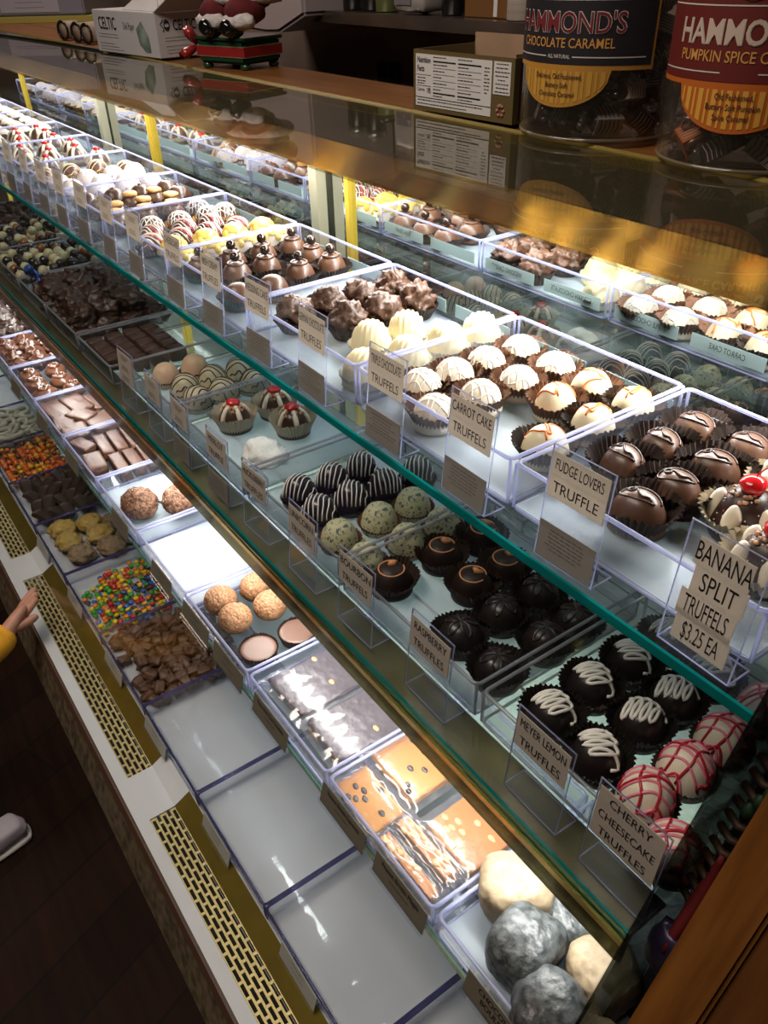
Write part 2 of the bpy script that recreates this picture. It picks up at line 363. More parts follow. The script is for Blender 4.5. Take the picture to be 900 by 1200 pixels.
# ------------------------------------------------------------------ lamps
def area(name, loc, sx, sy, power, col, rot=(0, 0, 0)):
    l = bpy.data.lights.new(name, 'AREA'); l.shape = 'RECTANGLE'; l.size = sx; l.size_y = sy; l.energy = power; l.color = col
    o = bpy.data.objects.new(name, l); C.objects.link(o); o.location = loc; o.rotation_euler = rot; return o
POW_TOP, POW_MID = 11.5, 3.9
tube_glow = emis('tube_glow', (1, .98, .94), 4)
for i in range(3):
    x = -.80 - i * 1.25
    area('case_lamp_light', (x, .706, 1.306), 1.2, .03, POW_TOP * (1, .82, .66)[i], (1, .975, .93), (math.radians(-6), 0, 0))
    t = thing('strip_lamp', ['strip lamp under the canopy above the nearest trays', 'strip lamp under the canopy above the middle trays', 'strip lamp under the canopy above the farthest trays'][i], 'lamp', (x, .706, 1.322), group='strip lamps in the canopy')
    link('tube', MB().tube([(-.6, 0, -.004), (.6, 0, -.004)], .008, 10).mesh('tube', tube_glow), t)
    link('batten', MB().box(-.61, .61, -.014, .014, .005, .012).mesh('batten', white_metal), t)
    area('shelf_lamp_light', (x, .346, .9035), 1.2, .012, POW_MID, (1, .985, .96), (math.radians(4), 0, 0))
    t = thing('shelf_strip_lamp', ['strip lamp under the middle shelf edge, nearest one', 'strip lamp under the middle shelf edge, middle one', 'strip lamp under the middle shelf edge, farthest one'][i], 'lamp', (x, .346, .914), group='strip lamps under the middle shelf')
    link('tube', MB().tube([(-.6, 0, -.005), (.6, 0, -.005)], .004, 10).mesh('tube', tube_glow), t)
area('room_fill', (-1.0, -.35, 2.78), 1.6, .5, 34, (1, .86, .74))  # unseen fill, added to brighten jar fronts, counter goods and rail
area('room_fill', (-3.2, .9, 2.78), .8, .4, 14, (1, .82, .68))  # second unseen fill, added as warm room light for the counter
wld = bpy.data.worlds.new('world'); bpy.context.scene.world = wld; wld.use_nodes = True
wld.node_tree.nodes['Background'].inputs[0].default_value = (.02, .017, .015, 1)

# ------------------------------------------------------------------ clear trays
_tray = {}
def tray(xl, xr, yf, yr, z, h, label, group, liner=True, grey=False, rear=None, dark=False):
    gp_ = .0012 if dark else .003; xl += gp_; xr -= gp_
    w, d = xr - xl, yr - yf; t = .0028; key = (round(w, 4), round(d, 4), h, grey, dark)
    if key not in _tray:
        b = MB().box(0, w, 0, d, .001, .0035)
        b.box(0, w, 0, t, .0035, h).box(0, w, d - t, d, .0035, h).box(0, t, t, d - t, .0035, h).box(w - t, w, t, d - t, .0035, h)
        e = MB(); r = .0021
        ring = [(.001, .001), (w - .001, .001), (w - .001, d - .001), (.001, d - .001)]
        rr = []
        for i, (x, y) in enumerate(ring):      # rounded corners
            cx, cy = (.007 if x < w/2 else w - .007), (.007 if y < d/2 else d - .007)
            a0 = [PI, 1.5*PI, 0, .5*PI][i]
            for k in range(4): rr.append((cx + .006*math.cos(a0 + k*PI/6), cy + .006*math.sin(a0 + k*PI/6)))
        e.tube([(x, y, h) for x, y in rr], r, 6, closed=True)
        if not dark: e.tube([(x, y, .0025) for x, y in rr], r * .8, 6, closed=True)
        for x, y in ring: e.tube([(x, y, .003), (x, y, h)], r * .8, 6)
        l = MB().box(t, w - t, t, d - t, .0037, .0042)
        _tray[key] = (b.mesh('tray_body', acrylic_grey if grey else acrylic),
                      e.mesh('tray_rim', (clear('acrylic_edge_grey', (.84, .85, .88), base=.14, gloss=(.95, .95, 1), rough=.1, diff=(.62, .62, .70), dfac=.38) if grey else acrylic_edge) if not dark else clear('acrylic_edge_dark', (.45, .43, .62), base=.12, gloss=(.8, .8, 1), rough=.12, diff=(.12, .11, .30), dfac=.5)),
                      l.mesh('tray_liner', paper_liner))
    b, e, l = _tray[key]
    o = thing('candy_tray', label, 'tray', (xl, yf, z), group=group)
    link('body', b, o); link('rim', e, o)
    if liner:
        ln = link('paper_liner', l, o)
        if liner == 'white': ln.data = l.copy(); ln.data.materials[0] = paper_white
    if rear:
        n = len(rear)
        for i, s in enumerate(rear):
            cw = w / n; cx = w - cw * (i + .5)
            lab = link('rear_label', MB().box(cx - cw*.42, cx + cw*.42, d + .0002, d + .0008, .011, .029).mesh('rl', rear_label_m), o); lab['label'] = 'pale blue label strip'
            if s:
                tm = text_mb(s, .0105, .72)
                tm.v = [(cx - p[0], d + .0012, .020 + p[1]) for p in tm.v]
                link('lettering', raw(tm, 'rl_text', ink), lab)
    return o

# ------------------------------------------------------------------ truffles
RT, HT = .0255, .0335
def dz(x, y, R=1., h=HT, p=2.7): 
    r = min(.995, math.hypot(x, y)); return h * (1 - r ** p) ** .5
def on(x, y, R=RT, h=HT, lift=.0002, p=2.7): return (x * R, y * R, dz(x, y, R, h, p) + lift)
def dome(R=RT, h=HT, disp=None, n=28, m=12, p=2.7, sx=1., sy=1., z0=0.):
    vs = []; fs = []
    rs = [math.sin(.5 * PI * i / m) for i in range(1, m + 1)]
    vs.append((0, 0, z0 + h + (disp(0, 0) if disp else 0)))
    for r in rs:
        for k in range(n):
            a = 2 * PI * k / n; x, y = r*math.cos(a), r*math.sin(a)
            z = h * (1 - min(1, r) ** p) ** .5 if r < .9999 else 0
            q = Vector((x * R * sx, y * R * sy, z0 + z))
            if disp:
                nn = Vector((x, y, .8 * math.sqrt(max(0, 1 - r*r)) + .15)).normalized(); q += nn * disp(x, y)
            vs.append(q)
    for k in range(n): fs.append((0, 1 + k, 1 + (k + 1) % n))
    for i in range(m - 1):
        for k in range(n): fs.append((1+i*n+k, 1+(i+1)*n+k, 1+(i+1)*n+(k+1) % n, 1+i*n+(k+1) % n))
    fs.append(tuple(1 + (m-1)*n + k for k in range(n))[::-1])
    return MB().add(vs, fs, True)
def cup(rb=.0185, rt=.0290, h=.020, n=34, amp=.0011, wild=.0):
    vs = []; fs = []; rr = random.Random(3)
    for i, (f, r) in enumerate(((0, rb), (.5, rb + (rt-rb)*.45), (1, rt))):
        for k in range(2 * n):
            a = PI * k / n; q = r + (amp * (.5 + f*.7) if k % 2 else -amp * (.5 + f*.7))
            z = .0006 + h * f + (rr.uniform(-1, 1) * .0012 + wild * math.sin(a * 4 + 1) if i == 2 else 0)
            vs.append((q*math.cos(a), q*math.sin(a), z))
    m = 2 * n
    for i in range(2):
        for k in range(m): fs.append((i*m+k, i*m+(k+1) % m, (i+1)*m+(k+1) % m, (i+1)*m+k))
    fs.append(tuple(range(m))[::-1])
    return MB().add(vs, fs, False)
def lines_on(polys, r=.0011, lift=.0002, R=RT, h=HT, n=5, zoff=0., p=2.7):
    m = MB()
    for pl in polys: m.tube([(q[0], q[1], q[2] + zoff) for q in (on(x, y, R, h, lift, p) for x, y in pl)], r, n)
    return m
def wavy(c, axis, amp=.04, n=13, ext=.93, ph=0., slope=0.):
    out = []
    for i in range(n):
        t = -1 + 2 * i / (n - 1); L_ = ext * math.sqrt(max(.05, 1 - c*c)) * t; o_ = c + amp * math.sin(t * 5 + ph) + slope * t
        out.append((L_, o_) if axis == 0 else (o_, L_))
    return out
def rot2(pl, a): 
    c, s = math.cos(a), math.sin(a); return [(x*c - y*s, x*s + y*c) for x, y in pl]
def rot_polys(pp, a): return [rot2(p, a) for p in pp]

ch_dark = pm('choc_dark', (.016, .008, .006), rough=.45, var=.3, scale=60, bump=.08, spec=.3)
ch_black = pm('choc_black', (.011, .008, .008), rough=.34, var=.3, scale=70, bump=.1, coat=.1)
ch_milk = pm('choc_milk', (.090, .040, .022), rough=.38, var=.15, scale=45, bump=.06, coat=.1)
ch_mid = pm('choc_mid', (.056, .024, .014), rough=.36, var=.2, scale=45, bump=.06, coat=.15)
ch_rough = pm('choc_rough', (.075, .032, .017), rough=.45, var=.35, scale=90, bump=.5, bscale=220)
ch_white = pm('choc_white', (.78, .70, .56), rough=.38, var=.05, scale=40, sss=.15)
ch_ivory = pm('choc_ivory', (.80, .70, .48), rough=.36, var=.05, scale=40, sss=.15)
ch_swirl = pm('choc_swirl', (.80, .71, .45), rough=.42, var=.06, scale=40, sss=.15)
ch_yellow = pm('choc_yellow', (.82, .60, .12), rough=.4, var=.08, scale=60, sss=.1)
ch_cream_dk = pm('choc_cream_grey', (.52, .47, .33), rough=.45, var=.12, scale=50)
ch_peach = pm('choc_peach', (.62, .40, .27), rough=.5, col2=(.66, .50, .33), var=.1, scale=60)
ch_red = pm('choc_red', (.45, .015, .035), rough=.3)
ch_pink = pm('choc_pink', (.78, .22, .32), rough=.35)
ch_orange = pm('choc_orange', (.72, .16, .03), rough=.35)
ch_caramel = pm('choc_caramel', (.62, .26, .10), rough=.35)
cherry_red = pm('cherry_red', (.55, .012, .015), rough=.12, coat=.5)
nut_m = pm('chopped_nuts', (.42, .23, .13), rough=.6, var=.4, scale=200)
cookie_m = pm('cookie_tan', (.62, .34, .13), rough=.6, var=.2, scale=120, bump=.3)
speck_white = pm('choc_purple_fleck', (.80, .74, .74), rough=.45, col2=(.34, .16, .36), scale=230, var=.1, contrast=(.60, .66))
speck_cream = pm('choc_confetti_cream', (.50, .48, .30), rough=.5, col2=(.06, .10, .09), scale=240, var=.1, contrast=(.55, .61))
huck_m = pm('choc_purple_black', (.014, .007, .022), rough=.3, var=.3, scale=50, coat=.2)
cup_brown = pm('cup_brown', (.13, .055, .026), rough=.6, var=.15, scale=30)
cup_dark = pm('cup_dark', (.026, .014, .010), rough=.6, var=.2, scale=30)
cup_black = pm('cup_black', (.010, .008, .007), rough=.5)
cup_pale = pm('cup_pale', (.50, .44, .33), rough=.6, var=.1, scale=30)
cup_gold = pm('cup_gold', (.46, .27, .10), rough=.5, var=.1, scale=30)
cup_white = pm('cup_white', (.80, .79, .72), rough=.6)
drz_dark = pm('drizzle_dark', (.03, .014, .010), rough=.3)
drz_white = pm('drizzle_white', (.82, .80, .74), rough=.35)
drz_cream = pm('drizzle_cream', (.80, .66, .46), rough=.35)

def cross(n1=5, n2=6):
    return [wavy(-.7 + 1.4*i/(n1-1), 0, .05, ph=i*1.7) for i in range(n1)] + [wavy(-.75 + 1.5*i/(n2-1), 1, .05, ph=i*2.3) for i in range(n2)]
def stripes(n=8, amp=.03, ext=.96): return [wavy(-.85 + 1.7*i/(n-1), 0, amp, ph=i) for i in range(n)]
def rose(k=5, r=.72): return [[(r*abs(math.cos(k*t/2))*math.cos(t), r*abs(math.cos(k*t/2))*math.sin(t)) for t in [2*PI*i/90 for i in range(91)]]]
def cursive(seed):
    """a looping scribble piped across the top, turn over turn"""
    r = random.Random(seed); out = []
    for i in range(61):
        t = i / 60; a = t * 2 * PI * 4.2
        out.append((-.66 + 1.32*t + .20*math.sin(a*1.0 + .6), (.60 + .05*r.uniform(-1, 1)) * math.cos(a) * (1 - .25*abs(2*t-1))))
    return [out]
def wigs(seed):
    r = random.Random(seed); out = []
    for i in range(40):
        t = i / 39; out.append((-.75 + 1.5*t, .42*math.sin(t*9 + seed) * (1 - .3*t) + .1*math.sin(t*23)))
    return [out, [(-.3 + .05*i, -.55 + .10*i + .1*math.sin(i)) for i in range(10)]]
def floops(seed):
    a = .3 * seed
    e = [(.70*math.cos(t), .42*math.sin(t)) for t in [2*PI*i/28 for i in range(26)]]
    l = [(-.5 + .09*i, .35 - .07*i + .14*math.sin(i*.8)) for i in range(12)]
    q = [(.12*math.cos(t) - .35, .16*math.sin(t) + .12) for t in [2*PI*i/14 for i in range(15)]]
    return rot_polys([e, l, q], a)

_kind = {}
def parts_of(kind, var):
    key = (kind, var)
    if key in _kind: return _kind[key]
    P = []                                         # (name, mesh, label, [sub-parts])
    def add(n, mb, mat, lab=None): P.append((n, mb.mesh(n, mat), lab))
    CH = .0022                                     # the sweet sits just above the cup floor
    s = var * 13 + 1
    if kind == 'fudge':
        d = dome(.0265, .036, lambda x, y: .0008*noise.noise(Vector((x*2, y*2, s))), sx=1.0, sy=.84, z0=CH); add('shell', d, ch_milk)
        l = MB()
        for pl in floops(var): l.tube([(x*.0265, y*.0265*.84, dz(x, y, h=.036) + CH + .0006) for x, y in pl], .00105, 5)
        add('drizzle', l, drz_dark, 'dark looped drizzle'); add('paper_cup', cup(.0205, .0365, .030, 38, .0014, .002), cup_dark)
    elif kind == 'banana':
        add('shell', dome(.028, .044, z0=CH), pm('choc_split', (.030, .013, .009), rough=.4, var=.2, scale=50))
        w = MB(); 
        for k in range(5):
            a = 2*PI*k/5 + .35*var; c_, s_ = math.cos(a), math.sin(a)
            w.blob((c_*.0235, s_*.0235, .021), (.0085, .0085, .0190), k, .1, 2, 3)
        add('white_petals', w, ch_white, 'white chocolate drips')
        nn = MB(); r = random.Random(s)
        for i in range(46):
            a, q = r.uniform(0, 2*PI), r.uniform(.15, .62); p = on(q*math.cos(a), q*math.sin(a), .028, .044); z = r.uniform(.0016, .0032)
            nn.blob((p[0], p[1], p[2] + CH + .001), (z, z*.8, z*.7), i, .4, 2, 1)
        add('chopped_nuts', nn, nut_m)
        sp = MB()
        for i in range(70):
            a, q = r.uniform(0, 2*PI), r.uniform(.45, .96); p = on(q*math.cos(a), q*math.sin(a), .028, .044)
            sp.blob((p[0]*1.02, p[1]*1.02, p[2] + CH), (.0008,)*3, i, 0, 1, 1)
        add('sprinkles', sp, pm('sprinkles_mix', (.55, .08, .10), rough=.4, col2=(.7, .7, .75), scale=300, var=.1, contrast=(.45, .5)))
        ck = MB().blob((0, 0, .051), (.0115, .0115, .0085), 1, .08, 2, 3); ck.tube([(0, 0, .058), (.002, .001, .064), (.006, .002, .068)], .0006, 5)
        add('cherry', ck, cherry_red); add('paper_cup', cup(.023, .039, .026, 40, .0015, .002), cup_pale)
    elif kind == 'triple':
        add('shell', dome(z0=CH), ch_white); add('drizzle', lines_on(rot_polys(cross(), var*.5), .0009, zoff=CH), drz_white); add('paper_cup', cup(.020, .0325, .025, 36, .0014, .0015), cup_brown)
    elif kind == 'carrot':
        add('shell', dome(.0245, .037, z0=CH, sx=1.03, sy=.97), ch_ivory); add('drizzle', lines_on(rot_polys(wigs(var), var*.9), .0012, R=.0245, h=.037, zoff=CH), ch_orange, 'orange squiggle'); add('paper_cup', cup(.020, .0335, .026, 38, .0014, .002), cup_dark if var % 2 else cup_brown)
    elif kind == 'cluster':
        b = MB().blob((0, 0, .025), (.0235, .0235, .023), s, .45, 2.2, 4, 0, .28, 6.5, cut=.003); add('lumpy_shell', b, ch_rough); add('paper_cup', cup(.019, .0295, .019, 36), cup_dark)
    elif kind == 'wedding':
        add('swirled_shell', dome(.0265, .042, lambda x, y: .0013*math.sin((x*.9 + y*.45 + .15*x*y)*26 + s), n=48, m=22, z0=CH), ch_swirl); add('paper_cup', cup(.0215, .0300, .016, 40, .0008), cup_white)
    elif kind in ('irish', 'irish_plain'):
        add('shell', dome(.0250, .034, z0=CH), ch_milk)
        if kind == 'irish':
            rg = MB().tube([(.012*math.cos(t), .012*math.sin(t), .0345) for t in [2*PI*i/24 for i in range(24)]], .0022, 6, closed=True); add('collar', rg, ch_milk)
            add('chocolate_ball', MB().blob((0, 0, .0445), (.0078,)*3, 1, .04, 2, 3), pm('ball_dark', (.022, .011, .008), rough=.15, coat=.4))
        add('paper_cup', cup(.020, .0325, .020, 38, .0014, .002), cup_dark)
    elif kind == 'yellow':
        add('shell', dome(.0245, .036, z0=CH), ch_white)
        cp = dome(.0190, .012, lambda x, y: .0012*noise.noise(Vector((x*3, y*3, s))), p=2.0, z0=CH + .0275); 
        for k in range(5): 
            a = 2*PI*k/5 + var; cp.blob((.0175*math.cos(a), .0175*math.sin(a), .025), (.0065, .0065, .0085), k, .1, 2, 2)
        add('yellow_coat', cp, ch_yellow, 'yellow poured coat'); add('paper_cup', cup(.020, .0300, .015, 38, .0012), cup_pale)
    elif kind == 'redstripe':
        add('shell', dome(z0=CH), ch_mid); add('drizzle', lines_on(rot_polys(stripes(9), .5), .0011, zoff=CH), drz_white); add('red_drizzle', lines_on(rot_polys(stripes(4), .5 + .15), .0014, zoff=CH), ch_red, 'red stripes'); add('paper_cup', cup(.019, .028, .015), cup_dark)
    elif kind == 'crossbrown':
        add('shell', dome(z0=CH), ch_mid); add('drizzle', lines_on(rot_polys(cross(6, 7), .6 + var), .0009, zoff=CH), drz_white); add('paper_cup', cup(.020, .029, .017, 34), cup_gold)
    elif kind == 'cookie':
        add('shell', dome(.0245, .035, z0=CH), ch_milk); add('cookie', MB().blob((0, 0, .0385), (.0150, .0150, .0055), s, .1, 3, 3, .25), cookie_m); add('paper_cup', cup(), cup_dark)
    elif kind == 'plainbrown':
        add('shell', dome(.0265, .037, z0=CH), ch_mid); add('tip', MB().blob((0, 0, .038), (.005, .005, .004), 2, .2, 2, 2), ch_mid); add('paper_cup', cup(), cup_dark)
    elif kind == 'pale':
        add('shell', dome(.0270, .038, z0=CH), speck_white); add('paper_cup', cup(.0205, .030, .013), cup_brown)
    elif kind == 'creamstripe':
        add('shell', dome(.0265, .037, z0=CH), ch_milk); add('drizzle', lines_on(rot_polys(stripes(6), 1.2), .0011, R=.0265, h=.037, zoff=CH), drz_cream); add('paper_cup', cup(), cup_gold)
    elif kind in ('cherry', 'cherrynut'):
        R_ = .0255 if kind == 'cherry' else .0265
        add('shell', dome(R_, .040, z0=CH), ch_mid)
        w = MB()
        for k in range(5):
            a = 2*PI*k/5 + .4*var; q = [on(f*math.cos(a), f*math.sin(a), R_, .040, .0006) for f in (.1, .35, .6, .8, .95)]
            w.tube([(p[0], p[1], p[2] + CH) for p in q], [.003, .0040, .0040, .0042, .0044], 8)
        add('white_drips', w, ch_white, 'white chocolate drips')
        r = random.Random(s)
        if kind == 'cherrynut':
            nn = MB()
            for i in range(80):
                a, q = r.uniform(0, 2*PI), r.uniform(.05, .66); p = on(q*math.cos(a), q*math.sin(a), R_, .040); z = r.uniform(.0020, .0038)
                nn.blob((p[0], p[1], p[2] + CH + .0015), (z, z*.8, z*.7), i, .4, 2, 1)
            add('chopped_nuts', nn, nut_m)
        add('cherry', MB().blob((0, 0, .0465), (.0075 if kind == 'cherry' else .0105,)*2 + (.0055,), s, .22, 2.5, 3), cherry_red)
        add('paper_cup', cup(.024 if kind == 'cherrynut' else .021, .0365 if kind == 'cherrynut' else .030, .031 if kind == 'cherrynut' else .018, 40, .0013, .0015), cup_pale)
    elif kind == 'meyer':
        add('shell', dome(.0255, .036, z0=CH), ch_black); add('drizzle', lines_on(rot_polys(cursive(s), -.10 + .15*var), .0018, R=.0255, h=.036, zoff=CH, n=6, lift=.0008), drz_white, 'white piped scribble'); add('paper_cup', cup(.020, .0325, .024, 38, .0013, .002), cup_black)
    elif kind == 'cheesecake':
        add('shell', dome(.0255, .041, z0=CH), ch_white); add('pink_drizzle', lines_on(rot_polys(stripes(6), .25 + .2*var), .0014, R=.0255, h=.041, zoff=CH), ch_pink, 'pink stripes')
        add('red_drizzle', lines_on(rot_polys(stripes(4, .06), 1.75 + .2*var) + rot_polys(stripes(3, .05), .4), .0014, R=.0255, h=.041, zoff=CH, lift=.0006), ch_red, 'dark red stripes'); add('paper_cup', cup(.020, .029, .015, 36), cup_black)
    elif kind == 'raspberry':
        add('shell', dome(.0250, .034, z0=CH), ch_dark)
        a0 = .8*var
        ring = [(.60*math.cos(t), .60*math.sin(t)) for t in [a0 + 5.6*i/40 for i in range(41)]]
        m_ = lines_on([ring], .0010, R=.025, h=.034, zoff=CH, lift=.0004)
        q = [on(*rot2([(x, y)], a0)[0], .025, .034, .0004) for x, y in ((.0, .02), (.10, .05), (.22, -.02), (.36, .02), (.50, .12))]
        m_.tube([(p[0], p[1], p[2] + CH) for p in q], [.0042, .0046, .0034, .0024, .0012], 8)
        add('orange_swirl', m_, ch_caramel, 'orange ring and swirl'); add('paper_cup', cup(.020, .0330, .024, 38, .0013, .002), cup_dark)
    elif kind == 'floral':
        add('shell', dome(.0250, .035, z0=CH), ch_black); add('petal_drizzle', lines_on(rot_polys(rose(5), .7*var), .0014, R=.025, h=.035, zoff=CH), pm('petal_dark', (.018, .012, .011), rough=.25)); add('paper_cup', cup(.020, .0320, .023, 38, .0013, .002), cup_black)
    elif kind == 'huck':
        add('shell', dome(.0245, .040, z0=CH), huck_m); add('drizzle', lines_on(rot_polys(stripes(8, .03), -.9 + .25*var), .0010, R=.0245, h=.040, zoff=CH), drz_white, 'white stripes'); add('paper_cup', cup(.019, .0265, .011, 34, .001), cup_dark)
    elif kind == 'speck':
        add('shell', dome(.0245, .036, lambda x, y: .0004*math.sin(x*24 + s), n=36, m=16, z0=CH), speck_cream); add('paper_cup', cup(.0195, .0285, .013, 36), cup_brown)
    elif kind == 'darkstripe':
        add('shell', dome(.0255, .037, z0=CH), ch_cream_dk); add('drizzle', lines_on(rot_polys(stripes(6, .05), .9 + .3*var), .0011, R=.0255, h=.037, zoff=CH), drz_dark, 'dark stripes'); add('paper_cup', cup(.0195, .027, .010), cup_dark)
    elif kind == 'peach':
        add('shell', dome(.0255, .037, z0=CH), ch_peach); add('paper_cup', cup(.0200, .0275, .012), cup_dark)
    _kind[key] = P; return P
NAMES = {}
def place(kind, loc, label, cat, group, name='truffle', rz=None, var=None):
    var = rnd.randrange(3) if var is None else var
    o = thing(name, label, cat, loc, rnd.uniform(-.5, .5) if rz is None else rz, group)
    for n, me, lab in parts_of(kind, var):
        c = link(n, me, o)
        if lab: c['label'] = lab
    return o
ORD = ['front', 'second from front', 'third from front', 'fourth from front', 'fifth from front', 'sixth from front']
def columns(kind, look, trayname, z, cols, group, colnames=None, cat='truffle', name='truffle', fixed=None):
    """cols: list of (x, [y ...]) ordered left to right; every sweet gets its own words"""
    n = len(cols)
    cn = colnames or {1: [''], 2: ['left column', 'right column'], 3: ['left column', 'middle column', 'right column'], 4: ['far left column', 'second column', 'third column', 'far right column']}[n]
    for (x, ys), c in zip(cols, cn):
        ys = sorted(ys)
        for i, y in enumerate(ys):
            xx, yy = (x, y) if not isinstance(y, tuple) else y
            pos = 'only one' if len(ys) == 1 and not c else ORD[i] + (' of ' + c if c else '')
            place(kind, (xx + rnd.uniform(-.002, .002), yy + rnd.uniform(-.002, .002), z), f'{look}, {pos}, {trayname}'.rstrip(', '), cat, group, name)

# ---- upper shelf trays
UX = [-.185, -.442, -.697, -.963, -1.24, -1.525, -1.768, -2.075, -2.35, -2.62, -2.90, -3.18, -3.46, -3.74]
UNAMES = ['fudge and banana split truffles', 'white drizzled and orange squiggled truffles', 'lumpy chocolate and swirled ivory truffles', 'ball topped chocolate truffles', 'yellow coated and red striped truffles',
          'cookie topped and plain brown truffles', 'purple flecked and cream striped truffles', 'red cherry topped truffles, the nearer such tray', 'red cherry topped truffles, the farther such tray', 'white truffles beyond the cherry trays', 'white truffles third from the far end', 'flecked truffles second from the far end', 'pale truffles at the far end']
REAR = [['FUDGE LOVERS', 'BANANA SPLIT'], ['TRIPLE CHOCOLATE', 'CARROT CAKE'], ['WEDDING CAKE', 'GERMAN CHOCOLATE'], ['IRISH CREAM', ''], ['', ''], ['', ''], ['', ''], [''], [''], [''], None, None, None]
for i in range(13):
    tray(UX[i+1], UX[i], .445, .690, ZU, .050, 'clear acrylic tray of ' + UNAMES[i], 'upper shelf trays', rear=list(reversed(REAR[i])) if REAR[i] else None)
TZ = ZU + .0045
Y4 = [.490, .550, .610, .662]
columns('fudge', 'milk chocolate truffle with dark looped drizzle', 'fudge tray', TZ, [(-.403, [.555, .608, .661]), (-.345, [.506, .558, .612, .664])], 'fudge truffles')
columns('banana', 'cherry and nut topped truffle', 'beside fudge truffles', TZ, [(-.286, [.572, .640]), (-.234, [.530, .604])], 'banana split truffles')
columns('triple', 'white truffle with white cross drizzle in brown cup', '', TZ, [(-.661, [.508, .556, .608, .662]), (-.600, [.483, .545, .602, .660])], 'triple chocolate truffles')
columns('carrot', 'ivory truffle with orange squiggle', 'next to white drizzled ones', TZ, [(-.538, [.598, .655]), (-.478, [.524, .592, .658])], 'carrot cake truffles')
columns('cluster', 'lumpy milk chocolate truffle in dark cup', '', TZ, [(-.930, [.500, .552, .606, .662]), (-.866, [.545, .600, .660])], 'lumpy chocolate truffles')
columns('wedding', 'ivory truffle with swirled ridges in white cup', '', TZ, [(-.800, [.535, .592]), (-.733, [.480, .545, .606, .664])], 'swirled ivory truffles')
columns('irish', 'milk chocolate truffle topped by a dark ball', '', TZ, [(-1.208, [.490, .545, .600, .658]), (-1.148, [.520, .572, .660]), (-1.090, [.602, .658])], 'ball topped truffles')
columns('irish_plain', 'plain milk chocolate truffle in dark cup', 'beside ball topped ones', TZ, [(-1.060, [.480, .535])], 'plain milk chocolate truffles', colnames=[''])
columns('yellow', 'white truffle with yellow coat', '', TZ, [(-1.333, [.495, .555, .612, .664]), (-1.272, [.485, .545, .602, .658])], 'yellow coated truffles')
columns('redstripe', 'dark truffle with red and white stripes', '', TZ, [(-1.436, [.500, .558, .614]), (-1.384, [.478, .530, .585, .640])], 'red striped truffles')
columns('crossbrown', 'brown truffle crossed with white drizzle', '', TZ, [(-1.552, [.640]), (-1.490, [.520, .575, .632, .666])], 'white crossed truffles')
columns('cookie', 'milk chocolate truffle topped by a tan cookie', '', TZ, [(-1.675, [.550, .600]), (-1.615, [.500, .555, .612]), (-1.556, [.480, .535, .590])], 'cookie topped truffles')
columns('plainbrown', 'plain brown truffle with small peak', '', TZ, [(-1.735, [.480, .538, .596, .654]), (-1.676, [.490, .655])], 'plain brown truffles')
columns('pale', 'white truffle with purple flecks', '', TZ, [(-1.948, [.490, .552, .612, .662]), (-1.880, [.500, .562, .620]), (-1.812, [.530, .590, .650])], 'purple flecked truffles')
columns('creamstripe', 'brown truffle with cream stripes', '', TZ, [(-2.040, [.485, .545, .605]), (-1.985, [.655])], 'cream striped truffles')
columns('cherry', 'white dripped truffle with red cherry, nearer cherry tray', '', TZ, [(-2.298, [.505, .565, .630]), (-2.212, [.490, .550, .615]), (-2.128, [.520, .640])], 'cherry topped truffles, nearer tray')
columns('cherry', 'white dripped truffle with red cherry, farther cherry tray', '', TZ, [(-2.572, [.500, .560, .620]), (-2.492, [.490, .550, .620]), (-2.405, [.530, .620])], 'cherry topped truffles, farther tray')
columns('triple', 'white drizzled truffle beyond the cherry trays', '', TZ, [(-2.85, Y4), (-2.79, Y4), (-2.73, Y4), (-2.67, Y4)], 'far white truffles')
columns('triple', 'white truffle third tray from far end', '', TZ, [(-3.12, Y4), (-3.06, Y4), (-3.00, Y4), (-2.945, Y4)], 'farther white truffles')
columns('pale', 'flecked white truffle second tray from far end', '', TZ, [(-3.39, Y4), (-3.32, Y4), (-3.24, Y4)], 'far flecked truffles')
columns('triple', 'white truffle in the farthest tray', '', TZ, [(-3.67, Y4), (-3.60, Y4), (-3.53, Y4)], 'farthest white truffles')

# ---- middle shelf trays
def mtray(xl, xr, label, liner=True): return tray(xl, xr, .368, .605, ZM, .043, label, 'middle shelf trays', liner, grey=True)
mtray(-.385, -.168, 'clear tray of white scribbled and pink striped dark truffles', False)
mtray(-.630, -.387, 'clear tray of orange ringed and petal piped dark truffles')
mtray(-.872, -.632, 'clear tray of striped purple black and speckled cream truffles')
mtray(-1.118, -.876, 'clear tray of cherry and nut topped truffles with white sugar')
mtray(-1.325, -1.122, 'clear tray of cream truffles with dark stripes')
MZ = ZM + .0045
columns('meyer', 'black truffle with white piped scribble', '', MZ - .0, [(-.336, [.417, .474, .528, .585]), (-.279, [.413, .474, .524, .580])], 'white scribbled truffles')
columns('cheesecake', 'white truffle with pink and red stripes', 'in black cup', MZ, [(-.222, [.414, .466, .521, .578]), (-.178, [.392])], 'pink striped truffles')
columns('raspberry', 'dark truffle with orange ring and swirl', '', MZ, [(-.589, [.414, .488, .548]), (-.527, [.479, .533])], 'orange ringed truffles')
columns('floral', 'black truffle piped with dark petals', '', MZ, [(-.470, [.418, .475, .530]), (-.411, [.415, .480, .528])], 'petal piped truffles')
columns('huck', 'purple black truffle with white stripes', '', MZ, [(-.812, [.418, .470, .520]), (-.756, [.416, .468, .520, .575])], 'white striped purple truffles')
columns('speck', 'cream truffle with dark speckles', '', MZ, [(-.698, [.409, .471, .527]), (-.640, [.410, .472, .529])], 'speckled cream truffles')
columns('cherrynut', 'cherry nut truffle in wide pale cup', 'middle shelf', MZ, [(-1.055, [.445, .515]), (-.985, [.511])], 'cherry nut truffles', colnames=['left column', 'right column'])
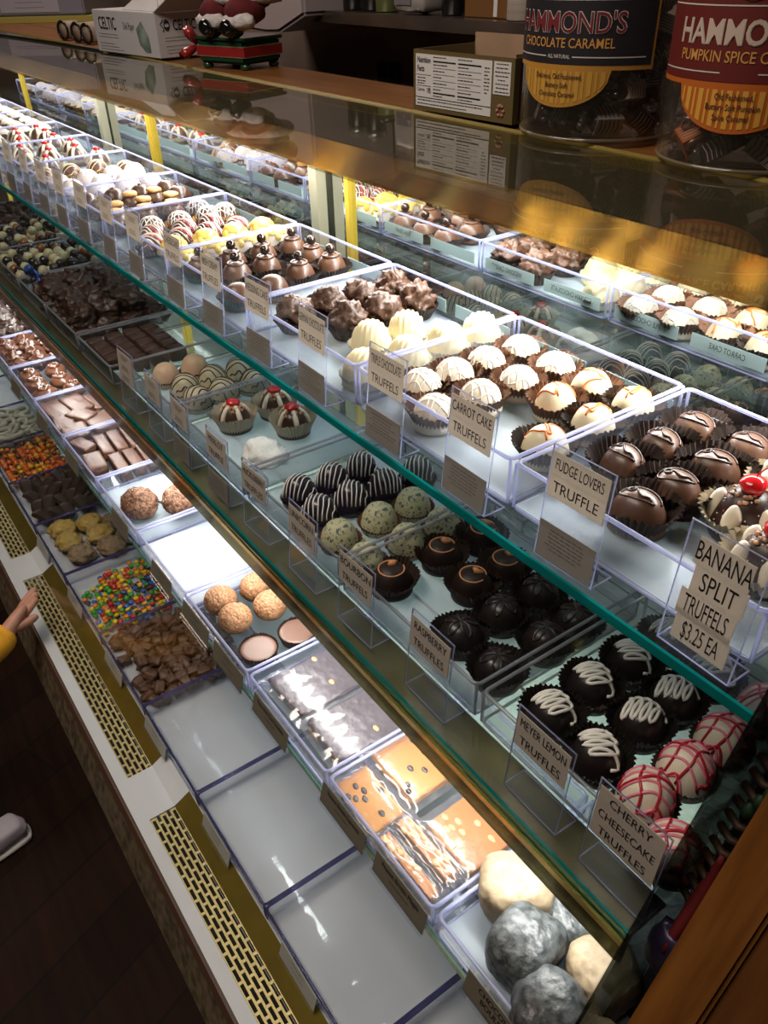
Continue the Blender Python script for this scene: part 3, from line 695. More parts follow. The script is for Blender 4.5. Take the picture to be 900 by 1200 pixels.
columns('darkstripe', 'cream truffle with dark stripes', '', MZ, [(-1.215, [.428, .480, .532]), (-1.158, [.425, .473, .528])], 'dark striped cream truffles')
columns('peach', 'peach coloured truffle behind the leftmost upright sign', '', MZ, [(-1.278, [.420, .475])], 'peach truffles', colnames=[''])
pile = MB().blob((0, 0, .0), (.038, .031, .026), 5, .25, 2, 4, 0, .1, 9, cut=.0005)
rr_ = random.Random(5)
for i in range(160): 
    a, q = rr_.uniform(0, 6.28), rr_.uniform(.6, 1.35); pile.blob((.030*q*math.cos(a), .026*q*math.sin(a), .002), (.002, .0015, .0013), i, .3, 2, 1)
sugar_m = pm('white_sugar', (.82, .84, .82), rough=.8, var=.06, scale=150, bump=.5)
o = link('sugar_pile', pile.mesh('sugar', sugar_m), None, (-.953, .440, MZ)); tag(o, 'heap of white coarse sugar beside cherry and nut truffles', 'sugar', kind='stuff')

# ---- the low flat trays at the far part of the middle shelf
def ltray(xl, xr, label): return tray(xl, xr, .345, .600, ZM, .036, label, 'flat far trays of the middle shelf', False, grey=True)
ltray(-1.520, -1.335, 'flat clear tray of square dark chocolate blocks')
ltray(-1.725, -1.524, 'flat clear tray of dark chocolate lumps, nearer one')
ltray(-1.932, -1.728, 'flat clear tray of dark chocolate lumps with blue wrapper')
ltray(-2.165, -1.936, 'flat clear tray of black and cream balls, nearer one')
ltray(-2.420, -2.190, 'flat clear tray of black and cream balls, farther one')
ltray(-2.680, -2.424, 'flat clear tray of black lumps at the far left')
blk = [MB().blob((0, 0, .0125), (.0155, .0165, .0125), s, .05, 2, 4, .72, .035, 5).mesh('block', pm('choc_block', (.055, .026, .017), rough=.45, var=.25, scale=50, bump=.25)) for s in range(3)]
for r, y in enumerate((.372, .408, .444, .480)):
    for c_ in range(5):
        if c_ == 4 and r == 0: continue
        o = link('chocolate_block', blk[(r + c_) % 3], None, (-1.499 + c_*.0325, y + rnd.uniform(-.001, .001), ZM + .0036), (0, 0, rnd.uniform(-.08, .08)))
        tag(o, f'square dark chocolate block, {["front", "second", "third", "rear"][r]} row, {["far left", "second from left", "middle", "fourth from left", "far right"][c_]}', 'chocolate', 'chocolate blocks')
lump = [MB().blob((0, 0, .017), (.026, .023, .018), s*5+2, .45, 1.8, 4, .2, .2, 6).mesh('lump', pm('choc_lump', (.036, .017, .011), rough=.45, var=.35, scale=50, bump=.35)) for s in range(4)]
k = 0
for layer, zz in ((0, ZM + .004), (1, ZM + .030)):
    for i, x in enumerate([-1.895 + .047*j for j in range(8)]):
        for j, y in enumerate((.375, .424, .474, .524)):
            if layer and (i in (0, 7) or j in (3,)): continue
            if not layer and i == 0 and j == 0: continue
            o = link('chocolate_lump', lump[k % 4], None, (x + rnd.uniform(-.006, .006) + layer*.02, y + rnd.uniform(-.006, .006) + layer*.012, zz), (rnd.uniform(-.3, .3), rnd.uniform(-.3, .3), rnd.uniform(0, 6)))
            tag(o, 'rough dark chocolate lump heaped in the far trays by the blue wrapper', 'chocolate', 'dark chocolate lumps'); k += 1
wr = MB()
for i in range(7):
    a = i*.9; wr.blob((.012*math.cos(a), .010*math.sin(a), .022 + .006*i), (.012, .009, .010), i, .6, 2.2, 2)
o = link('candy_wrapper', wr.mesh('wrapper', pm('blue_foil', (.03, .13, .45), rough=.3, metal=.3, var=.5, scale=70)), None, (-1.910, .376, ZM + .003)); tag(o, 'crumpled blue wrapper standing at the front of dark chocolate lumps', 'wrapper')
ball = MB().blob((0, 0, 0), (.0115,)*3, 0, .03, 2, 3)
ball_m = {n: ball.mesh('ball', m) for n, m in (('black', pm('ball_black', (.014, .011, .010), rough=.15, coat=.4)), ('cream', pm('ball_cream', (.50, .47, .29), rough=.25, var=.1, scale=30)), ('brown', pm('ball_brown', (.20, .085, .03), rough=.25)))}
for xa, xb, which, lab in ((-2.155, -1.950, 'nearer', 'nearer ball tray'), (-2.410, -2.205, 'farther', 'farther ball tray')):
    for lay in range(2):
        ny = 9; nx = 8
        for i in range(nx):
            for j in range(ny):
                if rnd.random() < (.05 if lay == 0 else .35): continue
                c_ = rnd.choices(('black', 'cream', 'brown'), (5, 4, 1))[0]
                o = link('candy_ball', ball_m[c_], None, (xa + .014 + (xb - xa - .024)*i/(nx-1) + rnd.uniform(-.002, .002), .360 + .0245*j + rnd.uniform(-.002, .002), ZM + .0152 + lay*.019))
                tag(o, f'{c_} round candy ball heaped in the {lab}', 'candy', f'{c_} balls, {lab}')
for i in range(26):
    o = link('chocolate_lump', lump[i % 4], None, (-2.650 + .043*(i % 6), .370 + .045*(i // 6), ZM + .004 + (i % 3)*.006), (0, 0, rnd.uniform(0, 6)))
    tag(o, 'black chocolate lump in the farthest flat tray', 'chocolate', 'far black chocolate lumps')
for x, lab, rz in ((-2.205, 'white paper slip standing between the two ball trays', .5),):
    o = link('paper_slip', MB().box(-.03, .03, -.0008, .0008, 0, .045).mesh('slip', white_p), None, (x + .022, .53, ZM + .0005), (0, 0, rz)); tag(o, lab, 'paper')

# ------------------------------------------------------------------ upright acrylic signs
def sign(xc, y, z, lines, label, group, w=.063, h=.106, lean=.10, full=False, fine=True, plainlines=0):
    o = thing('sign_holder', label, 'sign', (xc, y, z), rnd.uniform(-.03, .03), group)
    L2 = lean
    def slab(x0, x1, y0, y1, z0, z1):
        mb = MB().box(x0, x1, y0, y1, z0, z1); mb.v = [(p[0], p[1] + p[2]*L2, p[2]) for p in mb.v]; return mb
    hw = w / 2
    link('clear_stand', join(slab(-hw, hw, 0, .0026, .001, h), MB().box(-hw, hw, .0026, .026, .0006, .0026)).mesh('stand', acrylic), o)
    e = MB(); ed = [(-hw, .0013, .0016), (-hw, .0013 + h*L2, h), (hw, .0013 + h*L2, h), (hw, .0013, .0016)]
    e.tube(ed, .0009, 5, closed=True); e.tube([(-hw, .026, .0016), (hw, .026, .0016)], .0008, 5)
    e.tube([(-hw, .0013, .0016), (-hw, .026, .0016)], .0008, 5); e.tube([(hw, .0013, .0016), (hw, .026, .0016)], .0008, 5)
    link('polished_rim', e.mesh('sign_rim', acrylic_edge), o)
    n = len(lines); rg = random.Random(len(label))
    if full: zt, lh = h * .93, h * .205
    else: zt, lh = h * .955, h * (.185 if n <= 2 else .17)
    card = MB(); tm = MB()
    for i, s in enumerate(lines):
        z1 = zt - i*lh; z0 = z1 - lh
        fw = (hw * (.60 + .1*min(4, len(s)/6)) if full else hw * .93)
        sh = (rg.uniform(-.07, .07) * w if full else 0)
        card = join(card, slab(sh - fw, sh + fw, -.0008, -.0002, z0, z1))
        if s:
            sz = lh * (.98 if full else .70); wid = max(.1, len(s)) * .62 * sz
            xs = min(1.0 if full else .9, fw * 1.84 / wid)
            tm = join(tm, face_front(text_mb(s, sz, xs, bold=0.), sh, -.0012, (z0 + z1)/2, L2))
        else:
            for q in range(5): tm = join(tm, face_front(text_mb('I' if q % 2 else 'H', lh*.6, .8), sh - fw*.5 + q*fw*.25, -.0012, (z0+z1)/2, L2)) if False else tm
            tm = join(tm, fine_lines(-hw*.55, hw*.55, [(z0+z1)/2 - .003, (z0+z1)/2, (z0+z1)/2 + .003], -.0012, L2, rg))
    c = link('name_label', card.mesh('name_card', cream_label), o); c['label'] = 'cream name label'
    if tm.v: link('lettering', raw(tm, 'lettering', ink), c)
    if fine:
        c = link('description_card', slab(-hw*.95, hw*.95, -.0008, -.0002, h*.03, h*.36).mesh('desc', grey_card), o); c['label'] = 'grey description card'
        link('fine_print', raw(fine_lines(-hw*.8, hw*.8, [h*.31 - i*.0036 for i in range(6)], -.0012, L2, rg), 'fine', ink_soft), c)
    return o
SG = 'upright signs on the upper shelf'
sign(-.2165, .414, ZU, ['BANANA', 'SPLIT', 'TRUFFELS', '$3.25 EA'], 'clear sign reading banana split truffels with a price', SG, w=.062, h=.106, full=True, fine=False)
for xc, ln, lb in ((-.346, ['FUDGE LOVERS', 'TRUFFLE'], 'clear sign reading fudge lovers truffle'), (-.475, ['CARROT CAKE', 'TRUFFELS'], 'clear sign reading carrot cake truffels'),
                   (-.606, ['TRIPLE CHOCOLATE', 'TRUFFELS'], 'clear sign reading triple chocolate truffels'), (-.750, ['GERMAN CHOCOLATE', 'TRUFFLES'], 'clear sign reading german chocolate truffles'),
                   (-.880, ['WEDDING CAKE', 'TRUFFELS'], 'clear sign reading wedding cake truffels'), (-1.013, ['IRISH CREAM', 'TRUFFLES'], 'clear sign reading irish cream truffles'),
                   (-1.142, ['CHEESECAKE', 'TRUFFELS'], 'clear sign reading cheesecake truffels')):
    sign(xc, .414, ZU, ln, lb, SG)
far = ['first', 'second', 'third', 'fourth', 'fifth', 'sixth', 'seventh', 'eighth', 'ninth', 'tenth', 'eleventh', 'twelfth']
for i, xc in enumerate((-1.300, -1.425, -1.562, -1.690, -1.810, -1.935, -2.065, -2.195, -2.33, -2.47, -2.62, -2.78)):
    sign(xc, .414, ZU, ['', ''], f'small blurred sign on upper shelf, {far[i]} to the left of the cheesecake sign', SG)
SM = 'upright signs on the middle shelf'
for xc, ln, lb in ((-.192, ['CHERRY', 'CHEESECAKE', 'TRUFFLES'], 'clear sign reading cherry cheesecake truffles'), (-.283, ['MEYER LEMON', 'TRUFFLES'], 'clear sign reading meyer lemon truffles'),
                   (-.433, ['RASPBERRY', 'TRUFFLES'], 'clear sign reading raspberry truffles'), (-.560, ['BOURBON', 'TRUFFELS'], 'clear sign reading bourbon truffels'),
                   (-.672, ['UNICORN', 'TRUFFLES'], 'clear sign reading unicorn truffles'), (-.790, ['HUCKLEBERRY', 'TRUFFLES'], 'clear sign reading huckleberry truffles'),
                   (-.898, ['MERLOT', 'TRUFFLE'], 'clear sign reading merlot truffle')):
    sign(xc, .337, ZM, ln, lb, SM, h=.100, fine='CHERRY' not in ln and ln[0] not in ('RASPBERRY', 'BOURBON', 'UNICORN', 'HUCKLEBERRY', 'MEYER LEMON'), w=.064 if 'CHERRY' not in ln else .066)
for i, xc in enumerate((-1.022, -1.122, -1.238)):
    sign(xc, .337, ZM, ['', ''] + ([''] if i == 2 else []), f'small blurred sign on middle shelf, {far[i]} to the left of the merlot sign', SM, h=.100, fine=i < 1)

# ------------------------------------------------------------------ price tags clipped on tray fronts
def clip_tag(xc, y, z, lines, label, group, w=.088, h=.034, lean=.42, card=tag_card, n=2):
    o = thing('price_tag', label, 'price tag', (xc, y, z), 0, group); hw = w/2
    def slab(x0, x1, y0, y1, z0, z1):
        mb = MB().box(x0, x1, y0, y1, z0, z1); mb.v = [(p[0], p[1] + p[2]*lean, p[2]) for p in mb.v]; return mb
    link('clear_clip', join(slab(-hw, hw, 0, .0016, 0, h), slab(-hw, hw, -.0034, -.0020, 0, h*.2)).mesh('clip', acrylic), o)
    c = link('card', slab(-hw + .001, hw - .001, -.0008, -.0001, .001, h - .001).mesh('tagcard', card), o)
    rg = random.Random(len(label)); tm = MB()
    for i, s in enumerate(lines):
        zc = h*(.74 - i*.30)
        if s: tm = join(tm, face_front(text_mb(s, h*.30, min(.95, (w*.9)/(len(s)*.52*h*.30))), 0, -.0013, zc, lean))
        else: tm = join(tm, fine_lines(-hw*.4, hw*.4, [zc], -.0013, lean, rg))
    link('lettering', raw(tm, 'taglet', ink), c)
    return o

# ------------------------------------------------------------------ low shelf: trays of bark, brittle, boulders
TX = [-.122, -.312, -.503, -.693, -.883, -1.075, -1.267, -1.458, -1.652, -1.845, -2.04, -2.23, -2.42, -2.62]
TN = ['powdered stone candies', 'bagged peanut brittle, orange and maple', 'bagged dark chocolate brittle', 'nut coated domes and peanut butter cups', 'nothing but a white liner, empty', 'crumb coated clusters and white sugar', 'milk chocolate bars', 'milk chocolate bark slabs', 'swirled milk chocolate mounds', 'lumpy milk chocolate clusters', 'dark pieces at the far left', 'dark pieces second from far left', 'dark pieces at the very far end']
for i in range(13):
    tray(TX[i+1], TX[i], .258, .470, ZT, .032, 'low clear tray of ' + TN[i], 'low shelf trays', liner='white' if i == 4 else i in (0, 5))
TF = ZT + .0045
def stone(loc, rad, seed, grey, label):
    mb = MB().blob((0, 0, rad[2] * .93), rad, seed, .14, 1.2, 5, 0, .035, 5, sup=3.0)
    m = pm('stone_grey', (.095, .105, .106), rough=.38, col2=(.030, .036, .038), var=.1, scale=110, bump=.45, bscale=110, contrast=(.40, .62)) if grey else pm('stone_tan', (.36, .28, .175), rough=.6, col2=(.20, .145, .085), var=.1, scale=90, bump=.2, bscale=120, contrast=(.35, .7))
    o = link('stone_candy', mb.mesh('stone', m), None, loc, (0, 0, seed * .9)); tag(o, label, 'candy', 'powdered stone candies')
stone((-.285, .338, TF), (.035, .031, .027), 1, False, 'tan powdered stone candy at the back left of the stone tray')
stone((-.238, .305, TF), (.037, .030, .028), 2, True, 'grey mottled stone candy in the middle of the stone tray')
stone((-.231, .366, TF), (.027, .031, .022), 3, True, 'grey stone candy half under the brass shield')
stone((-.188, .283, TF), (.031, .033, .028), 4, True, 'large grey stone candy at the front right')
stone((-.182, .345, TF), (.030, .032, .025), 5, False, 'tan stone candy right of the grey ones')
stone((-.151, .302, TF), (.016, .022, .020), 6, False, 'small tan stone candy at the lower right corner')
br_or = pm('brittle_orange', (.40, .165, .030), rough=.3, col2=(.46, .21, .05), scale=30, var=.1, coat=.3)
br_dk = pm('brittle_dark', (.048, .032, .034), rough=.35, col2=(.085, .062, .068), scale=18, var=.1, bump=.9, bscale=45, coat=.2)
br_mp = pm('brittle_maple', (.38, .14, .030), rough=.28, col2=(.36, .14, .04), scale=26, var=.1, bump=.4, bscale=70, coat=.3)
bean = pm('coffee_bean', (.035, .022, .022), rough=.25)
peanut = pm('peanut', (.60, .36, .14), rough=.4)
def bag(loc, size, rot, seed, m, nut, label, thick=.011, tilt=(0, 0), n=9):
    o = thing('brittle_bag', label, 'bagged candy', loc, rot, 'bags of brittle'); o.rotation_euler = (tilt[0], tilt[1], rot)
    a, b2 = size[0]/2, size[1]/2; r = random.Random(seed)
    mb = MB().blob((0, 0, thick/2 + .003), (a, b2, thick/2), seed, .05, 2, 5, .93, .03, 9)
    link('brittle_slab', mb.mesh('slab', m), o)
    nn = MB()
    for i in range(n):
        x, y = (r.uniform(-.85, .85)*a, r.choice((-.98, r.uniform(-.9, .9), r.uniform(-.9, .9)))*b2)
        nn.blob((x, y, thick + .0025 if abs(y) < b2*.95 else thick*.6), (.0050, .0034, .0020 if abs(y) < b2*.95 else .003), i + seed, .3, 2, 2)
    link('nuts', nn.mesh('nuts', nut), o)
    vs = []; fs = []; NX, NY = 18, 14; e = .010
    for side in (1, -1):
        for j in range(NY + 1):
            for i in range(NX + 1):
                u, v = -1 + 2*i/NX, -1 + 2*j/NY
                w_ = (1 - abs(u)**8) * (1 - abs(v)**8)
                q = noise.noise(Vector((u*5 + seed, v*5, side))) * .0042 * (1.2 - w_*.5)
                z = thick/2 + .003 + side * ((thick/2 + .0016) * w_ + .0003) + q * (.5 + .5*(side > 0)) 
                vs.append((u*(a + e), v*(b2 + e), max(.0012 if side > 0 else .0006, z)))
        o_ = (0 if side == 1 else (NX+1)*(NY+1))
        for j in range(NY):
            for i in range(NX):
                k_ = o_ + j*(NX+1) + i; fs.append((k_, k_+1, k_+NX+2, k_+NX+1))
    link('clear_bag', MB().add(vs, fs, True).mesh('bagfilm', cello), o)
bag((-.466, .352, TF + .004), (.078, .070), .02, 1, br_or, bean, 'bagged orange brittle slab with coffee beans, rear one beside brass shield')
bag((-.460, .286, TF), (.076, .042), -.02, 2, br_or, bean, 'smaller bagged orange brittle with coffee beans, front one by its tag', tilt=(.10, 0))
bag((-.363, .352, TF + .004), (.072, .078), .03, 3, br_mp, peanut, 'bagged maple brittle slab with peanuts, the broad one', n=14)
bag((-.374, .296, TF + .004), (.080, .016), .02, 4, br_mp, peanut, 'narrow bagged maple brittle strip, next to the broad slab', thick=.016)
bag((-.372, .272, TF), (.084, .012), .02, 5, br_mp, peanut, 'narrow bagged maple brittle strip at the tray front', thick=.014)
bag((-.645, .338, TF), (.080, .115), .04, 6, br_dk, peanut, 'bagged dark chocolate brittle slab on the left', n=4)
bag((-.556, .338, TF), (.076, .110), -.03, 7, br_dk, peanut, 'bagged dark chocolate brittle slab on the right', n=5)
crumb = pm('nut_crumb', (.20, .085, .032), rough=.6, col2=(.40, .21, .10), scale=260, var=.1, bump=.8, bscale=330)
dm = MB().blob((0, 0, .019), (.0235, .0235, .021), 3, .05, 2, 5, 0, .05, 16, cut=.001).mesh('rounddome', crumb)
for x, y, l in ((-.852, .296, 'front left'), (-.806, .296, 'front right'), (-.848, .350, 'rear left'), (-.800, .348, 'rear right')):
    o = link('nut_coated_dome', dm, None, (x, y, TF), (0, 0, rnd.uniform(0, 6))); tag(o, f'nut coated chocolate dome, {l} of the four', 'chocolate', 'nut coated domes')
for x, y, l in ((-.738, .296, 'front one by the tag'), (-.736, .354, 'rear one beside the brass shield')):
    o = thing('peanut_butter_cup', f'milk chocolate peanut butter cup in ruffled paper, {l}', 'chocolate', (x, y, TF), 0, 'peanut butter cups')
    link('chocolate', MB().lathe([(.001, .0015), (.0215, .0015), (.0245, .014), (.0235, .0152), (.019, .0148), (.001, .0152)], 36).mesh('pbcup', pm('pbc_milk', (.115, .055, .035), rough=.45, var=.1, scale=30, bump=.1)), o)
    link('paper_cup', cup(.0225, .0262, .0165, 38, .0008).mesh('pbpaper', cup_dark), o)
cr2 = pm('cocoa_flakes', (.32, .16, .085), rough=.6, col2=(.075, .030, .02), scale=170, var=.1, bump=.9, bscale=260)
for x, y, s in ((-1.150, .292, 'left'), (-1.118, .352, 'right')):
    mb = MB().blob((0, 0, .026), (.030, .030, .026), len(s), .10, 2, 5, 0, .10, 11, cut=.001); r = random.Random(len(s))
    for i in range(150):
        a, q = r.uniform(0, 6.28), r.uniform(.0, 1.5); mb.blob((.030*math.sin(q)*math.cos(a), .030*math.sin(q)*math.sin(a), .026 + .026*math.cos(q)), (.0028, .0016, .0011), i, .3, 2, 1)
    o = link('flaked_cluster', mb.mesh('flaked', cr2), None, (x, y, TF)); tag(o, f'big round chocolate coated with cocoa flakes, {s} one of two', 'chocolate', 'flaked chocolates')
mb = MB().blob((0, 0, 0), (.040, .038, .020), 8, .25, 2, 4, 0, .08, 9, cut=.0005)
o = link('sugar_pile', mb.mesh('sugar2', sugar_m), None, (-1.205, .352, TF)); tag(o, 'broad heap of white sugar behind the flaked chocolates', 'sugar', kind='stuff')
milk_b = pm('choc_bar', (.085, .036, .021), rough=.45, var=.15, scale=22, bump=.12)
def bar(loc, size, rz, seed, label, group, rx=0, m=milk_b, ripple=.02):
    mb = MB().blob((0, 0, size[2]/2), (size[0]/2, size[1]/2, size[2]/2), seed, .06, 1.5, 4, .85, ripple, 7)
    o = link('chocolate_bar', mb.mesh('bar', m), None, loc, (rx, 0, rz)); tag(o, label, 'chocolate', group)
for j, y in enumerate((.316, .343, .370)):
    for i, x in enumerate((-1.402, -1.313)):
        bar((x, y, TF), (.086, .023, .020), -.06, i*3 + j, f'milk chocolate finger bar, {["front", "middle", "rear"][j]} row, {["left", "right"][i]}', 'milk chocolate finger bars')
bar((-1.425, .284, TF), (.055, .030, .020), .3, 9, 'short broken milk chocolate bar at the front left of the bars', 'broken bars')
bar((-1.350, .282, TF), (.066, .036, .020), -.1, 10, 'rounded milk chocolate piece in front of the finger bars', 'broken bars')
for i, (x, y, w, d, rz) in enumerate(((-1.612, .288, .088, .048, .1), (-1.545, .285, .075, .040, -.2), (-1.605, .330, .088, .046, .15), (-1.548, .322, .06, .04, .5), (-1.598, .374, .084, .045, .0), (-1.506, .360, .082, .082, .08), (-1.496, .292, .064, .050, -.1))):
    bar((x, y, TF + (.004 if i in (2, 3) else 0)), (w, d, .016), rz, 20 + i, 'flat milk chocolate bark slab, ' + ['front left', 'front middle', 'left of the middle', 'small middle one', 'rear left', 'large rear right', 'front right'][i], 'milk chocolate bark slabs', ripple=.09)
swm = MB().blob((0, 0, .015), (.027, .024, .016), 4, .12, 1.6, 4, 0, .05, 5, cut=.001)
swm.tube([(.016*math.cos(t)*(1 - t/9), .014*math.sin(t)*(1 - t/9), .026 + t*.0008) for t in [i*.35 for i in range(22)]], .0045, 8)
swm = swm.mesh('swirlmound', pm('choc_shiny', (.115, .046, .025), rough=.25, var=.15, scale=30, coat=.3))
for i, (x, y) in enumerate(((-1.800, .288), (-1.745, .286), (-1.690, .292), (-1.795, .345), (-1.735, .340), (-1.680, .350))):
    o = link('swirled_mound', swm, None, (x, y, TF), (0, 0, i)); tag(o, f'shiny swirled milk chocolate mound, {["front", "rear"][i // 3]} row {["left", "middle", "right"][i % 3]}', 'chocolate', 'swirled chocolate mounds')
clm = MB().blob((0, 0, .016), (.024, .022, .019), 6, .4, 2, 4, 0, .25, 6, cut=.001).mesh('lowcluster', pm('choc_cluster', (.09, .034, .018), rough=.32, var=.2, scale=60, coat=.2))
for i in range(12):
    o = link('nut_cluster', clm, None, (-2.010 + .047*(i % 4) + rnd.uniform(-.004, .004), .286 + .046*(i // 4), TF), (0, 0, i)); tag(o, f'lumpy milk chocolate nut cluster, row {["one", "two", "three"][i // 4]} from the front, {["far left", "second from left", "third from left", "far right"][i % 4]}', 'chocolate', 'lumpy milk chocolate clusters')
for i in range(36):
    o = link('chocolate_lump', lump[i % 4], None, (-2.585 + .046*(i % 12), .288 + .047*(i // 12), TF), (0, 0, i)); tag(o, 'dark chocolate lump in the far low trays', 'chocolate', 'far low shelf lumps')
TG = 'price tags on the low shelf'
for x, ln, lb in ((-.460, ['Peanut Brittle Espresso', ''], 'grey tag reading peanut brittle espresso'), (-.357, ['Peanut Brittle Maple', ''], 'grey tag reading peanut brittle maple'), (-.213, ['CHOCOLATE', 'BOULDERS', ''], 'grey tag reading chocolate boulders'),
                  (-.622, ['Peanut Brittle Dark Chocolate', ''], 'grey tag in front of the bagged dark brittle'), (-.737, ['', ''], 'grey tag in front of the peanut butter cups'), (-.838, ['', ''], 'grey tag in front of the nut coated domes'),
                  (-.960, ['', ''], 'blank grey tag in front of the empty white tray'), (-1.135, ['', ''], 'pale tag in front of the flaked chocolates'), (-1.385, ['', ''], 'pale tag in front of the finger bars'), (-1.575, ['', ''], 'pale tag in front of the bark slabs'), (-1.770, ['', ''], 'pale tag in front of the swirled mounds'), (-1.965, ['', ''], 'pale tag in front of the lumpy clusters')):
    clip_tag(x, .2455, ZT + .0005, ln, lb, TG, lean=.26, w=.086 if x > -.9 else .076, h=.030)

# ------------------------------------------------------------------ deck: flat trays
DX = [-.140, -.372, -.602, -.830, -1.055, -1.285, -1.512, -1.740, -1.968, -2.196, -2.424, -2.652, -2.88]
DN = ['empty flat tray at the near end of the deck', 'empty flat tray, second from the near end', 'empty flat tray, third from the near end', 'empty flat tray next to the chocolate chunks', 'flat tray of milk chocolate chunks', 'flat tray of many coloured coated candies', 'flat tray of golden crumb clusters', 'flat tray of dark ridged chips', 'flat tray of orange and yellow candies', 'flat tray of white rings', 'flat tray at the far left of the deck', 'flat tray at the far end of the deck']
DX[0] = -.164
for i in range(12):
    tray(DX[i+1], DX[i], .190, .440, ZD, .030, DN[i], 'deck trays', liner=False, dark=True)
DF = ZD + .0038
DG = 'grey tags on the deck trays'
for x, l in ((-.50, 'grey tag on the second empty deck tray'), (-.300, 'grey tag on the nearest empty deck tray'), (-.745, 'grey tag on the third empty deck tray'), (-.985, 'grey tag on the empty tray beside the chunks'), (-1.19, 'grey tag on the chocolate chunk tray'), (-1.42, 'grey tag on the coloured candy tray'), (-1.65, 'grey tag on the golden cluster tray')):
    clip_tag(x, .1795, ZD + .0065, ['', ''], l, DG, w=.092, h=.028, lean=.28, card=pm('pale_tag', (.48, .48, .45), rough=.6))
chunk = [MB().blob((0, 0, 0), (.0120, .0085, .0075), s, .30, 1.6, 3, .8, .12, 6).mesh('chunk', pm('choc_chunk', (.105, .050, .028), rough=.5, var=.3, scale=50, bump=.3)) for s in range(5)]
for lay in range(2):
    for i in range(13):
        for j in range(9):
            if (lay and (rnd.random() < .45 or i in (0,) or j == 0)) or (not lay and rnd.random() < .05): continue
            o = link('chocolate_chunk', chunk[rnd.randrange(5)], None, (-1.268 + .0165*i + rnd.uniform(-.004, .004), .212 + .0215*j + rnd.uniform(-.004, .004), DF + .0095 + .012*lay), (rnd.uniform(-.5, .5), rnd.uniform(-.5, .5), rnd.uniform(0, 6)))
            tag(o, 'milk chocolate chunk in the heaped chunk tray', 'chocolate', 'milk chocolate chunks')
lent = MB().blob((0, 0, 0), (.0061, .0061, .0040), 0, 0, 1, 2)
cand = {n: lent.mesh('lentil', pm('candy_' + n, c, rough=.22, coat=.3)) for n, c in (('red', (.50, .02, .02)), ('orange', (.75, .22, .015)), ('yellow', (.75, .55, .02)), ('green', (.05, .33, .03)), ('blue', (.02, .12, .48)), ('brown', (.09, .035, .015)))}
for lay in range(2):
    for i in range(16):
        for j in range(13):
            x, y = -1.494 + .0126*i + (.0063 if j % 2 else 0), .206 + .0122*j
            if lay == 0 and (rnd.random() < .13 or (i < 3 and j < 4)): continue
            if j > 12: continue
            if lay == 1 and (rnd.random() < .48 or i < 2 or j < 2): continue
            w_ = (2, 4, 5, 4, 1, 2) if (i < 7 or j < 5) else (4, 3, 2, 3, 5, 5)
            c_ = rnd.choices(list(cand), w_)[0]
            o = link('coated_candy', cand[c_], None, (x + rnd.uniform(-.0015, .0015), y + rnd.uniform(-.0015, .0015), DF + .0050 + .0068*lay), (rnd.uniform(-.5, .5), rnd.uniform(-.5, .5), 0))
            tag(o, f'{c_} coated candy in the many coloured candy tray', 'candy', f'{c_} coated candies')
bead = MB().blob((0, 0, 0), (.0068, .0068, .0060), 0, 0, 1, 2)
rcol = {n: bead.mesh('bead', m) for n, m in (('orange', pm('bead_orange', (.70, .15, .015), rough=.22, coat=.3)), ('yellow', pm('bead_yellow', (.72, .42, .02), rough=.22, coat=.3)), ('brown', pm('bead_brown', (.10, .03, .012), rough=.22, coat=.3)))}
for lay in range(2):
    for i in range(16):
        for j in range(11):
            if rnd.random() < (.08 if lay == 0 else .45): continue
            c_ = rnd.choices(list(rcol), (6, 3, 2.5))[0]
            o = link('round_candy', rcol[c_], None, (-2.180 + .0130*i + (.006 if j % 2 else 0), .208 + .0140*j + rnd.uniform(-.001, .001), DF + .0066 + .0100*lay), (rnd.uniform(-.5, .5), 0, 0))
            tag(o, f'{c_} round candy in the orange and yellow candy tray', 'candy', f'{c_} round candies')
gold_c = pm('gold_crumb', (.50, .32, .04), rough=.5, col2=(.28, .20, .08), scale=130, var=.1, bump=.8, bscale=200)
for i, (x, y, s) in enumerate(((-1.700, .245, .028), (-1.640, .240, .026), (-1.580, .250, .027), (-1.690, .305, .028), (-1.630, .308, .027), (-1.570, .315, .028), (-1.66, .36, .026), (-1.59, .365, .026))):
    mb = MB().blob((0, 0, .015), (s*1.22, s*1.12, .017), i, .25, 2, 4, 0, .12, 9, cut=.0008)
    o = link('golden_cluster', mb.mesh('goldcl', gold_c if i in (0, 1, 3, 4) else pm('crumb_brown', (.30, .21, .12), rough=.6, col2=(.18, .12, .07), scale=130, var=.1, bump=.8, bscale=200)), None, (x, y, DF)); tag(o, ('golden' if i in (0, 1, 3, 4) else 'pale brown') + ' crumb coated cluster, ' + ['front left', 'front middle', 'front right', 'second row left', 'second row middle', 'second row right', 'rear left', 'rear right'][i], 'candy', 'crumb coated clusters')
rch = MB()
L_ = 28; vs = []; fs = []
for i in range(L_ + 1):
    t = i / L_; w_ = .0135*(1 - abs(2*t-1)**3)**.5 if 0 < t < 1 else .001
    for k in range(8):
        a = 2*PI*k/8; rr = w_ * (1 + (.30 if i % 2 else -.22))
        vs.append((-.035 + .07*t, rr*math.cos(a), .008 + .010*math.sin(t*PI) + rr*.6*math.sin(a)))
for i in range(L_):
    for k in range(8): fs.append((i*8+k, i*8+(k+1) % 8, (i+1)*8+(k+1) % 8, (i+1)*8+k))
rch.add(vs, fs, False); rch = rch.mesh('ridged', pm('choc_ridged', (.060, .040, .031), rough=.4, var=.3, scale=60))
